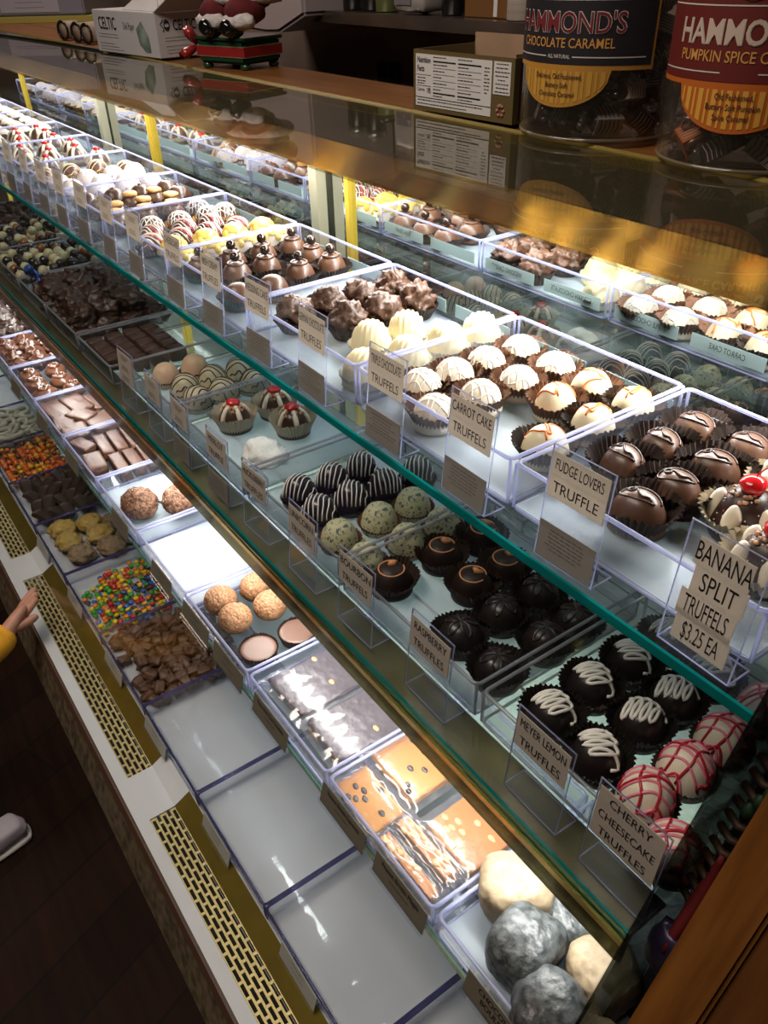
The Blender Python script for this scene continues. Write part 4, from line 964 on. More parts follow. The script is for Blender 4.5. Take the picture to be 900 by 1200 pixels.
for i in range(24):
    o = link('ridged_chip', rch, None, (-1.925 + .050*(i % 4) + rnd.uniform(-.008, .008), .222 + .029*(i // 4) + rnd.uniform(-.004, .004), DF + .004 + (.008 if i % 3 == 0 else 0)), (0, 0, rnd.uniform(-.9, .5)))
    tag(o, 'dark chocolate ridged chip in the ridged chip tray', 'candy', 'dark ridged chips')
rg_ = MB().tube([(.0215*math.cos(t), .0170*math.sin(t), 0) for t in [2*PI*i/22 for i in range(22)]], .0068, 8, closed=True).mesh('whitering', pm('ring_white', (.42, .42, .33), rough=.4, var=.06, scale=30))
for i in range(40):
    o = link('white_ring', rg_, None, (-2.400 + .042*(i % 5) + rnd.uniform(-.006, .006), .218 + .030*((i // 5) % 5) + rnd.uniform(-.004, .004), DF + .0082 + (.013 if i > 24 else 0)), (rnd.uniform(-.5, .2), rnd.uniform(-.2, .2), rnd.uniform(0, 3)))
    tag(o, 'white coated ring in the ring tray left of the orange candies', 'candy', 'white coated rings')

# ------------------------------------------------------------------ on top of the counter
CT = 1.350
def flat_text(o, parent, s, size, x, z, y, m, xs=1., align='CENTER', bold=0., name='lettering'):
    return link(name, raw(face_front(text_mb(s, size, xs, align, bold), x, y, z, 0), 'txt', m), parent)
# carton with food facts panel
nb = thing('cardboard_box', 'open brown carton with white nutrition facts panel on the counter', 'box', (-1.067, .806, CT + .0045), .05)
w, d, h, t = .204, .125, .078, .003
olive = pm('box_olive', (.13, .095, .035), rough=.45); kraft = pm('kraft_board', (.36, .23, .14), rough=.7, var=.1, scale=20)
bx = MB().box(0, w, 0, t, 0, h).box(0, w, d - t, d, 0, h).box(0, t, t, d - t, 0, h).box(w - t, w, t, d - t, 0, h).box(t, w - t, t, d - t, 0, t)
link('carton', bx.mesh('carton', olive), nb)
link('inside_flaps', MB().box(t + .0003, w - t - .0003, d - t - .0026, d - t - .0003, t, h + .014).box(w*.55, w - t - .001, d - t - .0060, d - t - .0030, h - .02, h + .012).box(w - t - .0024, w - t - .0003, t + .001, d - t - .003, t, h + .004).mesh('flaps', kraft), nb)
link('side_print', MB().box(w + .0002, w + .0006, d*.08, d*.92, .004, h - .004).mesh('sideprint', pm('maroon_print', (.06, .010, .012), rough=.5)), nb)
wp = link('facts_panel', MB().box(.006, w*.80, -.0008, -.0001, .006, h - .005).mesh('panel', pm('panel_white', (.70, .68, .66), rough=.6)), nb); wp['label'] = 'white nutrition facts panel'
wp2 = link('address_panel', MB().box(w*.815, w - .006, -.0008, -.0001, h*.44, h - .005).mesh('panel2', MAT['panel_white']), nb)
fx = MB()
for i, z in enumerate((h*.875, h*.30)): pass
def rule(x0, x1, z, th): fx.add([(x0, -.0012, z - th/2), (x1, -.0012, z - th/2), (x1, -.0012, z + th/2), (x0, -.0012, z + th/2)], [(0, 1, 2, 3)])
for x0, x1 in ((.045, .092), (.097, .143)):
    rule(x0, x1, h*.835, .0018); rule(x0, x1, h*.32, .0018)
    for i in range(4): rule(x0, x1, h*(.73 - i*.10), .0004)
rule(.006, w*.80, h*.225, .0009); rule(.008, .040, h*.60, .0005); rule(.008, .040, h*.42, .0005)
rg = random.Random(2)
for x0, x1 in ((.045, .075), (.097, .128)): fx = join(fx, fine_lines(x0, x1, [h*(.78 - i*.10) for i in range(5)] + [h*.90, h*.27], -.0012, 0, rg, False))
fx = join(fx, fine_lines(.148, .160, [h*(.82 - i*.055) for i in range(8)], -.0012, 0, rg), fine_lines(.010, .156, [h*.18, h*.12], -.0012, 0, rg, False), fine_lines(.010, .036, [h*.55, h*.50, h*.46], -.0012, 0, rg, False), fine_lines(w*.83, w - .008, [h*(.90 - i*.06) for i in range(8)], -.0012, 0, rg))
link('printing', raw(fx, 'print', ink), wp)
flat_text(nb, wp, 'Nutrition', .0105, .010, h*.84, -.0013, ink, .72, 'LEFT', .012); flat_text(nb, wp, 'Facts', .0105, .010, h*.70, -.0013, ink, .72, 'LEFT', .012)
flat_text(nb, wp, 'Calories', .0060, .010, h*.355, -.0013, ink, .8, 'LEFT'); flat_text(nb, wp, '195', .0095, .031, h*.345, -.0013, ink, .62, 'LEFT', .015)
cr = MB()
for a in range(6): cr.blob((w*.89 + .006*math.cos(a*1.05), -.0008, h*.19 + .006*math.sin(a*1.05)), (.0032, .0008, .0026), a, .2, 2, 1)
cr.blob((w*.89, -.0010, h*.27), (.003, .0008, .003), 1, .2, 2, 1)
link('crest', cr.mesh('crest', pm('crest_red', (.42, .17, .13), rough=.5)), nb)

# white deli paper carton
cb = thing('paper_carton', 'white deli paper carton with green leaf print at the left of the counter', 'box', (-2.384, .778, CT + .0045), .10)
w, d, h = .331, .16, .092
wc = pm('carton_white', (.60, .58, .60), rough=.6, var=.04, scale=6)
link('carton', MB().box(0, w, 0, d, 0, h).mesh('cartonw', wc, .0015), cb)
fl = MB().add([(0, d, h), (w, d, h), (w*.98, d + .05, h + .075), (.02, d + .05, h + .07)], [(0, 1, 2, 3)]).add([(w, 0, h), (w, d, h), (w + .055, d*.95, h + .03), (w + .055, .01, h + .028)], [(0, 1, 2, 3)]).add([(w*.40, .02, h + .001), (w*.95, .02, h + .001), (w*.80, .05, h + .035), (w*.58, .05, h + .038)], [(0, 1, 2, 3)])
fo = link('open_flaps', fl.mesh('openflaps', wc), cb); sm = fo.modifiers.new('thick', 'SOLIDIFY'); sm.thickness = .002
flat_text(cb, cb, 'CELTIC', .038, .030, h*.68, -.0008, ink, .78, 'LEFT', .01)
sc = link('script_lettering', raw(face_front(text_mb('Deli Paper', .022, .62, 'LEFT'), .165, -.0008, h*.66, 0), 'deli', ink_soft), cb)
sc.data.transform(Matrix.Shear('XZ', 4, (.0, .0)) if False else Matrix.Identity(4))
link('small_print', raw(fine_lines(.020, .150, [h*.44, h*.37, h*.22, h*.15, h*.08], -.0008, 0, rg, False), 'sp', ink_soft), cb)
lf = MB().add([(.232, -.0009, h*.62), (.262, -.0009, h*.80), (.290, -.0009, h*.48), (.292, -.0009, h*.12), (.268, -.0009, h*.10), (.240, -.0009, h*.26)], [(0, 1, 2, 3, 4, 5)])
link('leaf_print', raw(lf, 'leaf', pm('leaf_green', (.10, .16, .12), rough=.6, col2=(.35, .42, .38), scale=24, var=.1)), cb)
kn = MB()
for a in range(4): kn.tube([(w + .0006, .028 + .007*math.cos(t), h*.72 + .008*math.sin(t)*(1 + .4*math.cos(a*1.57 - t))) for t in [2*PI*i/12 for i in range(12)]], .0009, 4, closed=True)
kn.tube([(w + .0006, .016 + .004*math.sin(i), h*.72 + .003*i - .012) for i in range(9)], .0009, 4)
link('knot_emblem', kn.mesh('knot', ink), cb)
tm = text_mb('CELTIC', .030, .62, 'LEFT', .01); tm.v = [(w + .0010, .044 + p[0], h*.70 + p[1]) for p in tm.v]; link('side_lettering', raw(tm, 'sidelet', ink), cb)
tm = fine_lines(0, .09, [h*.45, h*.38, h*.26, h*.18, h*.11], 0, 0, rg, False); tm.v = [(w + .0010, .020 + p[0], p[2]) for p in tm.v]; link('side_small_print', raw(tm, 'sidesp', ink_soft), cb)

# christmas ornament: green gift box base, red ribbon, seated figure in red trousers
og = thing('christmas_figurine', 'glossy green gift box ornament with red ribbon and figure in red suit with white fur', 'figurine', (-1.812, .897, CT), .30)
green = pm('glaze_green', (.012, .05, .022), rough=.15, coat=.6); redr = pm('ribbon_glaze', (.30, .02, .02), rough=.3, coat=.3); glit = pm('gold_glitter', (.75, .60, .38), rough=.3, metal=.8, var=.5, scale=300)
link('gift_box', MB().box(-.062, .062, -.050, .050, .010, .056).mesh('giftbox', green, .005), og)
link('lid_edge', MB().box(-.066, .066, -.054, .054, .052, .059).mesh('giftlid', green, .0025), og)
for sx in (-1, 1):
    for sy in (-1, 1): link('foot', MB().lathe([(.0085, 0), (.0105, .004), (.008, .012)], 12, (sx*.050, sy*.038, 0)).mesh('foot', green), og)
def band(z0, z1, e): return MB().box(-.0625 - e, .0625 + e, -.0505 - e, .0505 + e, z0, z1)
link('ribbon_band', band(.024, .042, .0006).mesh('band', redr), og)
link('glitter_edge', join(band(.0225, .0243, .0009), band(.0417, .0435, .0009)).mesh('glit', glit), og)
bw = MB()
for a in (.5, 2.1, 3.6, 5.2):
    bw.tube([(-.068 + .040*q*math.cos(a)*.3 - .012, -.030 + .042*q*math.cos(a), .040 + .040*q*math.sin(a)) for q in (.1, .4, .7, 1., .8)], [.004, .009, .011, .008, .003], 8)
link('ribbon_bow', bw.mesh('bow', redr), og)
red = pm('red_plush', (.11, .008, .010), rough=.9, var=.3, scale=60); fur = pm('white_fur', (.62, .58, .57), rough=.9, var=.15, scale=120, bump=.8); boot = pm('boot_black', (.006, .006, .007), rough=.12, coat=.6)
link('body', MB().blob((.012, .014, .132), (.044, .038, .052), 2, .1, 2, 4).blob((-.012, -.014, .092), (.024, .030, .020), 3, .1, 2, 3).blob((.036, -.014, .092), (.024, .030, .020), 4, .1, 2, 3).blob((-.032, .010, .140), (.016, .030, .018), 5, .1, 2, 3).blob((.056, .010, .140), (.016, .030, .018), 6, .1, 2, 3).mesh('suit', red), og)
link('fur_trim', MB().blob((-.012, -.032, .080), (.026, .014, .013), 5, .2, 4, 3).blob((.038, -.030, .080), (.028, .015, .013), 6, .2, 4, 3).tube([(.012 + .046*math.cos(t), .014 + .040*math.sin(t), .108) for t in [2*PI*i/24 for i in range(24)]], .008, 8, closed=True).mesh('fur', fur), og)
bt = MB()
for x in (-.014, .036): bt.blob((x, -.036, .070), (.015, .020, .0125), 3, .05, 2, 3); bt.blob((x, -.052, .076), (.013, .009, .014), 4, .05, 2, 3)
link('boots', bt.mesh('boots', boot), og)
hd = link('head', MB().blob((.012, .006, .200), (.024, .024, .026), 2, .03, 2, 3).blob((.012, -.020, .200), (.004, .005, .004), 1, .0, 2, 2).mesh('head', pm('ornament_skin', (.55, .32, .24), rough=.5)), og)
link('beard', MB().blob((.012, -.010, .183), (.025, .018, .026), 7, .25, 4, 3).mesh('beard', fur), hd)
link('hat', MB().lathe([(.027, .212), (.025, .222), (.018, .240), (.008, .262), (.001, .270)], 20, (.012, .006, 0)).mesh('hat', red), hd)
link('hat_brim', MB().tube([(.012 + .026*math.cos(t), .006 + .026*math.sin(t), .214) for t in [2*PI*i/20 for i in range(20)]], .006, 8, closed=True).mesh('brim', fur), hd)

for c_ in og.children:
    if c_.name.split('.')[0] in ('body', 'fur_trim', 'boots', 'head'): f_ = 1.1 if 'boots' in c_.name else 1.38; c_.scale = (f_,)*3; c_.location = ((1 - f_)*.012, -.008 if f_ < 1.2 else 0, (1 - f_)*.058)
og.scale = (1.15, 1.12, 1.0)

# candy jars
jar_clear = clear('jar_clear', (.955, .95, .945), base=.045, rough=.03, diff=(.7, .65, .6), dfac=.02)
def sector(r, th0, x0, x1, zf0, zf1, n=28):
    vs = []; fs = []
    for i in range(n + 1):
        x = x0 + (x1 - x0)*i/n; a = th0 + x/r
        for z in (zf0(x), zf1(x)): vs.append((r*math.cos(a), r*math.sin(a), z))
    for i in range(n): fs.append((2*i, 2*i+2, 2*i+3, 2*i+1))
    return MB().add(vs, fs, True)
def wrap(mb, r, th0, x, z):
    mb.v = [(r*math.cos(th0 + (p[0]+x)/r), r*math.sin(th0 + (p[0]+x)/r), z + p[1]) for p in mb.v]; return mb
cfilm = clear('candy_film', (.80, .78, .78), base=.12, rough=.15, diff=(.55, .5, .5), dfac=.12)
_car = {}
def caramel(i, brown, band, parent_group, loc, rot, label):
    if (i, band) not in _car:
        a, b2, c2 = .021, .014, .010
        body = MB().blob((0, 0, 0), (a, b2, c2), i, .06, 2, 3, .85)
        tw = MB()
        for s in (-1, 1):
            for k in range(5):
                an = k*1.26; tw.tube([(s*(a - .002), 0, 0), (s*(a + .005), .003*math.cos(an), .003*math.sin(an)), (s*(a + .015), .011*math.cos(an), .008*math.sin(an))], [.004, .0022, .0035], 5)
        lb = MB().box(-a*.80, a*.80, -b2 - .0006, b2 + .0006, -c2 - .0006, c2 + .0006)
        ch = MB()
        for q in range(5):
            x = -a*.62 + q*a*.26
            ch.add([(x, -b2 - .0009, -c2*.9), (x + .0012, -b2 - .0009, -c2*.9), (x + .0032, -b2 - .0009, 0), (x + .0012, -b2 - .0009, c2*.9), (x, -b2 - .0009, c2*.9), (x + .0020, -b2 - .0009, 0)], [(0, 1, 2, 5), (5, 2, 3, 4)])
            ch.add([(x, -b2*.9, c2 + .0009), (x + .0012, -b2*.9, c2 + .0009), (x + .0032, 0, c2 + .0009), (x + .0012, b2*.9, c2 + .0009), (x, b2*.9, c2 + .0009), (x + .0020, 0, c2 + .0009)], [(0, 1, 2, 5), (5, 2, 3, 4)])
        _car[(i, band)] = (body.mesh('caramel', pm('caramel_' + brown, (.05, .022, .014) if brown == 'dark' else (.11, .042, .02), rough=.3, coat=.3)), tw.mesh('twist', cfilm), lb.mesh('wraplabel', pm('wrap_' + band, {'white': (.62, .58, .55), 'dark': (.035, .022, .022), 'orange': (.45, .12, .03)}[band], rough=.5)), ch.mesh('chev', ink if band == 'white' else pm('chev_pale', (.55, .48, .42), rough=.5)))
    o = thing('wrapped_caramel', label, 'candy', loc, 0, parent_group); o.rotation_euler = rot
    for n, me in zip(('caramel', 'film_twist', 'paper_band', 'chevrons'), _car[(i, band)]): link(n, me, o)
def jar(cx, cy, th, r, label, brown, bands, c_main, c_border, c_name, c_outline, title, sub, blurb, glabel, half, stripe2):
    o = thing('candy_jar', label, 'jar', (cx, cy, CT + .0045)); z0 = .0
    link('clear_jar', MB().lathe([(r - .010, .0), (r - .003, .002), (r, .008), (r, .225), (r - .012, .245), (r - .012, .255), (r - .015, .255), (r - .015, .243), (r - .003, .223), (r - .003, .009), (r - .006, .004), (.001, .004), (.001, .0)], 56).mesh('jar', jar_clear), o)
    link('foot_ring', MB().tube([((r - .002)*math.cos(t), (r - .002)*math.sin(t), .004) for t in [2*PI*i/56 for i in range(56)]], .0020, 6, closed=True).mesh('ring', clear('jar_ring', (.8, .75, .65), base=.15, rough=.08, diff=(.6, .5, .35), dfac=.4)), o)
    link('lid', MB().lathe([(r - .010, .250), (r - .008, .252), (r - .008, .272), (r - .012, .276), (.001, .276)], 48).mesh('lid', pm('lid_' + title[:3] + sub[:3], c_main, rough=.4)), o)
    R1 = r + .0006; hw = half
    lb = link('label', sector(R1, th, -hw, hw, lambda x: .078, lambda x: .205).mesh('lab', pm('jl_border' + sub[:3], c_border, rough=.55)), o); lb['label'] = 'wrap around paper label'
    link('label_field', sector(R1 + .0004, th, -hw + .003, hw - .003, lambda x: .083, lambda x: .152).mesh('labf', pm('jl_main' + sub[:3], c_main, rough=.55)), lb)
    rw = .064
    sem = lambda x: .078 - .040 * max(0, 1 - (x/rw)**2)**.5
    link('label_apron', sector(R1, th, -rw, rw, sem, lambda x: .0785, 36).mesh('apron', pm('jl_border' + sub[:3], c_border)), lb)
    st = MB(); x = -rw + .006; k = 0
    while x < rw - .006:
        ww = .0055 if k % 2 else .0025
        st = join(st, sector(R1 + .0004, th, x, x + ww, lambda q: sem(q) + .004, lambda q: .0765, 2)); x += ww + .0035; k += 1
    link('apron_stripes', st.mesh('stripes', pm('jl_stripe' + sub[:3], stripe2, rough=.55)), lb)
    ln = join(sector(R1 + .0008, th, -hw + .010, hw - .010, lambda q: .1455, lambda q: .1467, 24), sector(R1 + .0008, th, -hw + .010, -.018, lambda q: .0902, lambda q: .0914, 12), sector(R1 + .0008, th, .018, hw - .010, lambda q: .0902, lambda q: .0914, 12))
    link('rules', ln.mesh('rules', pm('jl_rule', (.62, .58, .52), rough=.6)), lb)
    big = wrap(text_mb(title, .0290, .88, bold=.030), R1 + .0010, th, 0, .1235); link('outline_lettering', raw(big, 'big', pm('jl_out' + sub[:3], c_outline, rough=.6)), lb)
    big = wrap(text_mb(title, .0290, .88, bold=.004), R1 + .0014, th, 0, .1235); link('lettering', raw(big, 'big2', pm('jl_name' + sub[:3], c_name, rough=.6)), lb)
    s2 = wrap(text_mb(sub, .0138, .88, bold=.008), R1 + .0010, th, 0, .1040); link('flavour_lettering', raw(s2, 'sub', pm('jl_sub', (.62, .30, .07), rough=.6)), lb)
    s3 = wrap(text_mb('ALL NATURAL', .0055, .85, bold=.01), R1 + .0010, th, 0, .0908)
    if brown == 'dark': link('small_lettering', raw(s3, 'nat', MAT['jl_rule']), lb)
    bl = MB()
    for i, s in enumerate(blurb): bl = join(bl, wrap(text_mb(s, .0078, .80, bold=.006), R1 + .0010, th, 0, .0705 - i*.0092))
    link('blurb_lettering', raw(bl, 'blurb', pm('jl_ink', (.05, .02, .012), rough=.6)), lb)
    em = MB(); em = sector(R1 + .0012, th, -.020, .024, lambda q: .149 + abs(q)*.28, lambda q: .190, 10)
    link('label_emblem', em.mesh('emblem', pm('jl_emblem', (.075, .018, .010), rough=.4)), lb)
    rg = random.Random(len(sub)); k = 0
    for lay in range(6):
        n = 9
        for q in range(n):
            a = 2*PI*q/n + lay*.35; rad = r - .034; face = (a - math.atan2(-cy, -cx)) % (2*PI); face = min(face, 2*PI - face)
            if face > 1.9: continue
            bnd = bands[rg.randrange(len(bands))]
            pos = 'at the bottom' if lay == 0 else 'in the middle' if lay < 3 else 'near the top'
            caramel(rg.randrange(2), brown, bnd, glabel, (cx + rad*math.cos(a), cy + rad*math.sin(a), CT + .0045 + .022 + lay*.030), (rg.uniform(-.6, .6), rg.uniform(-.6, .6), a + PI/2 + rg.uniform(-.5, .5)), f'wrapped caramel with {bnd} band {pos} of the {glabel.split()[-3]} labelled jar')
            k += 1
jar(-.766, .872, math.radians(-80), .098, 'clear candy jar with black and orange chocolate caramel label', 'dark', ['white', 'white', 'dark'], (.016, .013, .018), (.50, .24, .035), (.17, .012, .02), (.66, .60, .55), "HAMMOND'S", 'CHOCOLATE CARAMEL', ['Delicious, Old Fashioned,', 'Buttery Soft', 'Chocolate Caramel'], 'caramels in the black labelled jar', .112, (.60, .33, .05))
jar(-.545, .868, math.radians(-71), .096, 'clear candy jar with red and orange pumpkin spice caramel label', 'light', ['orange', 'white', 'dark'], (.13, .012, .010), (.50, .12, .012), (.58, .46, .38), (.62, .50, .42), "HAMMOND'S", 'PUMPKIN SPICE CARAMEL', ['Old Fashioned,', 'Buttery Soft Pumpkin', 'Spice Caramel'], 'caramels in the red labelled jar', .116, (.70, .36, .05))

# far left of the counter
gx = link('counter_gasket', MB().tube([(-2.40, .790, 1.3535), (-2.75, .775, 1.3535), (-3.1, .745, 1.3535), (-3.6, .690, 1.3535)], .004, 6).mesh('gasket', pm('gasket_black', (.01, .01, .01), rough=.4)), case)
link('counter_extension', MB().box(XF, -2.98, .973, 1.50, 1.30, 1.349).mesh('ext', wood_counter), case)
bxl = thing('plastic_bin', 'lavender grey bin with printed sticker at the far left of the counter', 'bin', (-3.93, .905, CT + .022), math.radians(50))
link('bin', MB().box(-.12, .36, 0, .24, 0, .22).mesh('bin', pm('bin_lavender', (.20, .20, .27), rough=.5), .006), bxl)
stk = link('sticker', MB().box(.02, .26, -.0012, -.0002, .012, .095).mesh('sticker', pm('sticker_pale', (.34, .33, .42), rough=.6)), bxl)
link('sticker_print', raw(join(fine_lines(.035, .245, [.070, .062], -.0016, 0, rg), fine_lines(.05, .23, [.045], -.0016, 0, rg), fine_lines(.07, .21, [.028], -.0016, 0, rg)), 'stickprint', pm('ink_violet', (.05, .04, .10), rough=.6)), stk)
o = link('yellow_board', MB().box(-.16, .40, -.03, .26, 0, .020).mesh('yboard', pm('yellow_board', (.36, .32, .08), rough=.6)), None, (-3.93, .905, CT), (0, 0, math.radians(50))); tag(o, 'yellow green board under the lavender bin', 'board')
for i, (x, y) in enumerate(((-2.86, .835), (-2.74, .838), (-2.66, .840))):
    o = thing('paper_roll', ['leftmost short tan roll with black ring end by the deli carton', 'middle tan paper roll with black ring end by the deli carton', 'tan paper roll with black ring end touching the deli carton'][i], 'roll', (x, y, CT + .026), .30, 'paper rolls')
    ln = .05 if i == 0 else .20
    link('roll', MB().tube([(0, .002, 0), (0, ln, 0)], .024, 20).mesh('roll', pm('roll_tan', (.36, .27, .21), rough=.7)), o)
    link('ring', MB().tube([(.024*math.cos(t), 0, .024*math.sin(t)) for t in [2*PI*q/24 for q in range(24)]], .0032, 6, closed=True).mesh('rollring', pm('roll_ring', (.015, .015, .016), rough=.2)), o)

# ------------------------------------------------------------------ behind the counter
struct('trim_1', MB().box(-6, 2.4, 1.585, 1.62, .9, 1.72).mesh('backsplash', steel))
sf = thing('steel_shelf', 'stainless wall shelf with jars and cups behind the counter', 'shelf')
link('board', MB().box(-2.30, -.2, 1.36, 1.584, 1.404, 1.420).box(-2.30, -.2, 1.357, 1.360, 1.392, 1.420).mesh('sboard', pm('steel_shelf', (.42, .36, .32), rough=.22, metal=.9, var=.3, scale=4)), sf)
SH = 1.4205
def can(x, y, r, h, label, m, lidm=None, cat='can', name='can'):
    o = thing(name, label, cat, (x, y, SH)); link('body', MB().lathe([(r*.94, 0), (r, .003), (r, h - .004), (r*.95, h)], 28).mesh('canbody', m), o)
    if lidm: link('lid', MB().lathe([(r*.97, h), (r*1.02, h + .002), (r*1.02, h + .016), (r*.9, h + .018)], 28).mesh('canlid', lidm), o)
    return o
blk_m = pm('can_black', (.02, .02, .022), rough=.25); sil = pm('can_silver', (.45, .43, .42), rough=.3, metal=.8)
can(-2.155, 1.425, .030, .15, 'dark can on the steel shelf, leftmost of the two', blk_m, sil)
can(-2.065, 1.425, .030, .15, 'dark can on the steel shelf, beside the green lidded jar', blk_m, sil)
can(-1.985, 1.415, .030, .10, 'small jar with green label on the steel shelf', pm('jar_green', (.16, .19, .07), rough=.3), blk_m, 'jar', 'jar')
jg = thing('plastic_jug', 'whitish plastic jug with printed label on the steel shelf', 'jug', (-1.845, 1.420, SH))
link('body', MB().blob((0, 0, .085), (.065, .050, .085), 2, .04, 2, 4, .75).mesh('jug', pm('jug_white', (.50, .46, .44), rough=.4)), jg)
link('label', MB().add([(-.045, -.0500, .02), (.02, -.0500, .02), (.02, -.0500, .11), (-.045, -.0500, .11)], [(0, 1, 2, 3)]).mesh('juglab', pm('jug_label', (.22, .20, .22), rough=.6)), jg)
link('cap', MB().lathe([(.02, .168), (.02, .19), (.001, .19)], 16).mesh('jugcap', blk_m), jg)
can(-1.735, 1.43, .028, .16, 'dark slim bottle on the steel shelf beside the jug', blk_m, None, 'bottle', 'bottle')
ob = thing('carton', 'brown carton with white stripe on the steel shelf', 'box', (-1.66, 1.40, SH), .0); link('carton', MB().box(0, .15, 0, .12, 0, .14).mesh('bcarton', pm('carton_brown', (.22, .10, .03), rough=.5), .002), ob); link('stripe', MB().box(.10, .112, -.0012, -.0002, .004, .136).mesh('bstripe', white_p), ob)
can(-1.50 + .03, 1.405, .036, .13, 'stack of white paper cups on the steel shelf', pm('cups_white', (.62, .52, .46), rough=.6, var=.12, scale=90, stretch=(.01, .01, 1)), None, 'cups', 'paper_cup_stack')
tb = thing('cardboard_flat', 'folded tan cardboard at the left end of the steel shelf', 'box', (-2.29, 1.41, SH)); link('board', MB().box(0, .09, 0, .03, 0, .14).mesh('cflat', kraft), tb)
td = thing('towel_dispenser', 'white dispenser with slanted lower corner hanging on the back wall', 'dispenser', (0, 0, 0))
link('housing', MB().prism([(-2.72, 1.37), (-2.42, 1.362), (-2.345, 1.366), (-2.20, 1.412), (-2.19, 1.74), (-2.72, 1.74)], 'y', 1.29, 1.584).mesh('disp', pm('dispenser_white', (.50, .42, .43), rough=.35), .008), td)
ol = thing('wall_outlet', 'small steel outlet plate on the back wall under the shelf', 'outlet', (-2.22, 1.584, 1.25)); link('plate', MB().box(-.055, .055, -.006, 0, -.03, .03).mesh('plate', pm('outlet_grey', (.12, .10, .09), rough=.3, metal=.6), .002), ol); [link('socket', MB().box(x_, x_ + .02, -.0075, -.0058, -.012, .012).mesh('sock', blk_m), ol) for x_ in (-.032, .012)]

# ------------------------------------------------------------------ the child at the lower left
skin_m = pm('child_skin', (.50, .25, .17), rough=.5, var=.06, scale=60, sss=.1)
def skin(name, joints, edges, mat, parent, root=0, sub=2):
    me = bpy.data.meshes.new(name); me.from_pydata([j[0] for j in joints], edges, []); me.materials.append(mat)
    o = link(name, me, parent); m = o.modifiers.new('skin', 'SKIN')
    lay = me.skin_vertices[0] if me.skin_vertices else None
    if lay is None:
        bm = bmesh.new(); bm.from_mesh(me); bm.verts.layers.skin.verify(); bm.to_mesh(me); bm.free(); lay = me.skin_vertices[0]
    for v, j in zip(lay.data, joints): v.radius = (j[1], j[1]) if not isinstance(j[1], tuple) else j[1]; v.use_root = False
    lay.data[root].use_root = True
    s = o.modifiers.new('sub', 'SUBSURF'); s.levels = sub; s.render_levels = sub
    m.use_smooth_shade = True
    return o
kid = thing('person', 'small child in a yellow sleeve touching the glass at the lower left', 'person', (0, 0, 0))
J = [((-1.400, -.235, .400), .066), ((-1.400, -.235, .480), .068), ((-1.400, -.230, .570), .066), ((-1.400, -.225, .640), .032), ((-1.398, -.220, .675), .034), ((-1.396, -.215, .730), .070), ((-1.396, -.215, .790), .060),
     ((-1.330, -.215, .580), .034), ((-1.318, -.150, .505), .028), ((-1.336, -.055, .468), .023), ((-1.352, .012, .474), (.018, .022)), ((-1.364, .040, .487), (.016, .022)), ((-1.383, .072, .498), (.016, .031)),
     ((-1.470, -.235, .580), .034), ((-1.500, -.220, .480), .027), ((-1.500, -.140, .420), .022), ((-1.500, -.085, .410), .018),
     ((-1.355, -.215, .330), .050), ((-1.325, -.180, .200), .040), ((-1.310, -.185, .075), .030), ((-1.445, -.235, .330), .050), ((-1.455, -.220, .200), .040), ((-1.460, -.230, .075), .030), ((-1.398, .092, .504), (.011, .026))]
Ed = [(0, 1), (1, 2), (2, 3), (3, 4), (4, 5), (5, 6), (2, 7), (7, 8), (8, 9), (9, 10), (10, 11), (11, 12), (2, 13), (13, 14), (14, 15), (15, 16), (0, 17), (17, 18), (18, 19), (0, 20), (20, 21), (21, 22), (12, 23)]
body = skin('body', J, Ed, skin_m, kid)
kn0 = Vector((-1.380, .070, .497)); 
# fingers: knuckle, middle joint, tip
fing = [((-1.402, .083, .500), (-1.420, .104, .506), (-1.433, .1235, .511), .0092), ((-1.394, .087, .503), (-1.409, .107, .507), (-1.419, .1215, .508), .0092), ((-1.386, .090, .505), (-1.396, .105, .507), (-1.404, .1165, .508), .0086), ((-1.380, .088, .503), (-1.388, .100, .507), (-1.393, .108, .509), .0078)]
for i, (a, m_, t_2, r) in enumerate(fing):
    k0 = tuple(kn0.lerp(Vector(a), .45))
    skin('finger', [(k0, r*1.1), (a, r*1.05), (m_, r), (tuple(Vector(m_).lerp(Vector(t_2), .6)), r*.92), (t_2, r*.8)], [(0, 1), (1, 2), (2, 3), (3, 4)], skin_m, body)
skin('thumb', [((-1.366, .050, .490), .010), ((-1.364, .074, .491), .0098), ((-1.366, .092, .493), .0088), ((-1.371, .106, .4945), .0072)], [(0, 1), (1, 2), (2, 3)], skin_m, body)
yel = pm('hoodie_yellow', (.72, .34, .015), rough=.85, var=.12, scale=70, bump=.2)
hj = [((-1.400, -.235, .285), .104), ((-1.400, -.235, .355), .106), ((-1.400, -.235, .470), .106), ((-1.400, -.230, .575), .092), ((-1.400, -.226, .615), .050), ((-1.330, -.215, .580), .046), ((-1.318, -.150, .505), .040), ((-1.336, -.055, .468), .034), ((-1.350, .010, .474), .032), ((-1.372, .052, .4915), .037), ((-1.470, -.235, .580), .046), ((-1.500, -.220, .480), .038), ((-1.500, -.140, .420), .032), ((-1.500, -.100, .412), .026)]
skin('hoodie', hj, [(0, 1), (1, 2), (2, 3), (3, 4), (3, 5), (5, 6), (6, 7), (7, 8), (8, 9), (3, 10), (10, 11), (11, 12), (12, 13)], yel, kid)['label'] = 'yellow hoodie'
tj = [((-1.400, -.235, .420), .090), ((-1.355, -.215, .330), .060), ((-1.325, -.180, .200), .050), ((-1.310, -.185, .090), .042), ((-1.445, -.235, .330), .060), ((-1.455, -.220, .200), .050), ((-1.460, -.230, .090), .042)]
skin('trousers', tj, [(0, 1), (1, 2), (2, 3), (0, 4), (4, 5), (5, 6)], pm('trousers_dark', (.02, .022, .03), rough=.8), kid)
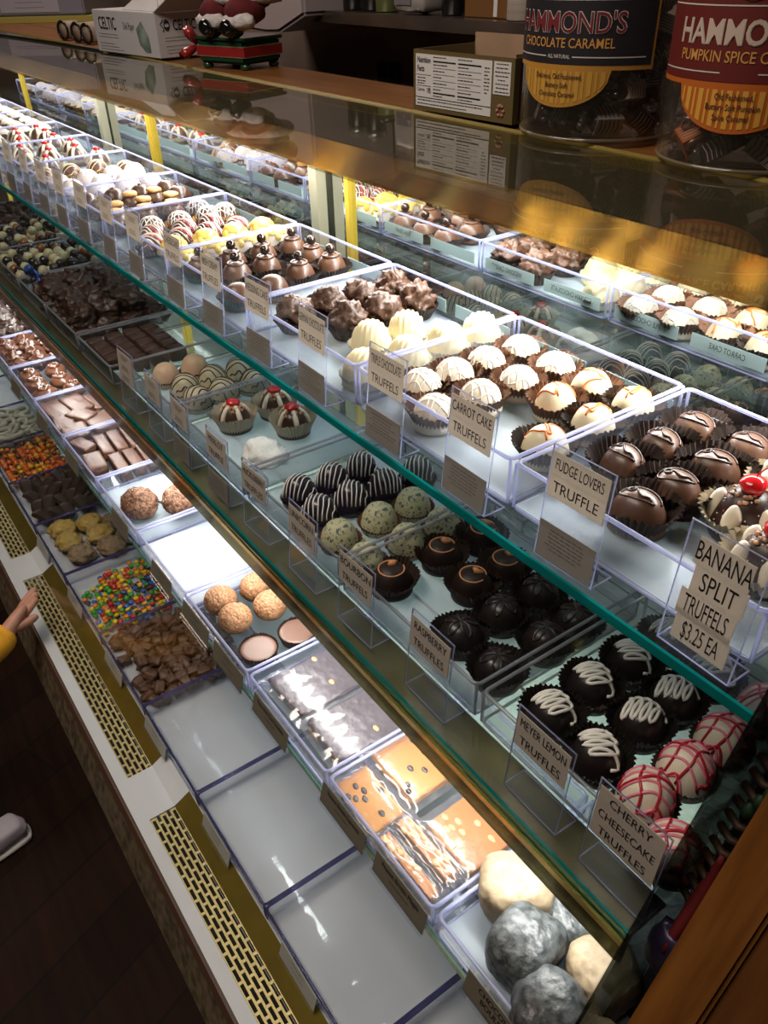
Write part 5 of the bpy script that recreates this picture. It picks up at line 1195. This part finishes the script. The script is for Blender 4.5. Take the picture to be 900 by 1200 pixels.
for x, y, rz in ((-1.302, -.135, .15), (-1.460, -.190, -.1)):
    sh = link('shoe', MB().blob((0, 0, .034), (.034, .075, .030), 2, .06, 2, 4, .3, cut=.012).mesh('shoe', pm('shoe_white', (.60, .57, .66), rough=.6)), kid, (x, y, 0), (0, 0, rz))
    link('sole', MB().blob((0, 0, .008), (.036, .078, .008), 2, .0, 2, 3, .6).mesh('sole', white_p), sh)
hr = link('hair', MB().blob((-1.396, -.232, .785), (.086, .084, .080), 3, .12, 3, 4, 0, .06, 10).mesh('hair', pm('hair_brown', (.07, .035, .018), rough=.6, var=.3, scale=90)), kid)
fc = MB().blob((-1.396, -.140, .735), (.009, .011, .010), 1, .05, 2, 2)
link('nose', fc.mesh('nose', skin_m), kid)
link('eye', MB().blob((-1.420, -.150, .757), (.010, .006, .008), 0, 0, 1, 2).mesh('eye', pm('eye_dark', (.03, .02, .015), rough=.1)), kid); link('eye', MB().blob((-1.372, -.150, .757), (.010, .006, .008), 0, 0, 1, 2).mesh('eye', MAT['eye_dark']), kid)
link('mouth', MB().blob((-1.396, -.148, .712), (.016, .005, .004), 0, 0, 1, 2).mesh('mouth', pm('lips', (.45, .12, .10), rough=.5)), kid)
for s in (-1, 1): link('ear', MB().blob((-1.396 + s*.078, -.212, .745), (.010, .016, .020), 1, .1, 2, 2).mesh('ear', skin_m), kid)

# ------------------------------------------------------------------ render look
sc = bpy.context.scene
sc.view_settings.view_transform = 'Standard'; sc.view_settings.look = 'None'; sc.view_settings.gamma = 1; sc.view_settings.use_curve_mapping = False
sc.view_settings.exposure = 0.0
cy = sc.cycles
cy.max_bounces = 14; cy.diffuse_bounces = 4; cy.glossy_bounces = 6; cy.transmission_bounces = 6; cy.transparent_max_bounces = 64
cy.caustics_reflective = False; cy.caustics_refractive = False; cy.sample_clamp_indirect = 3.0; cy.sample_clamp_direct = 12.0; cy.blur_glossy = .3
cy.use_denoising = True
try: cy.denoiser = 'OPENIMAGEDENOISE'
except Exception: pass
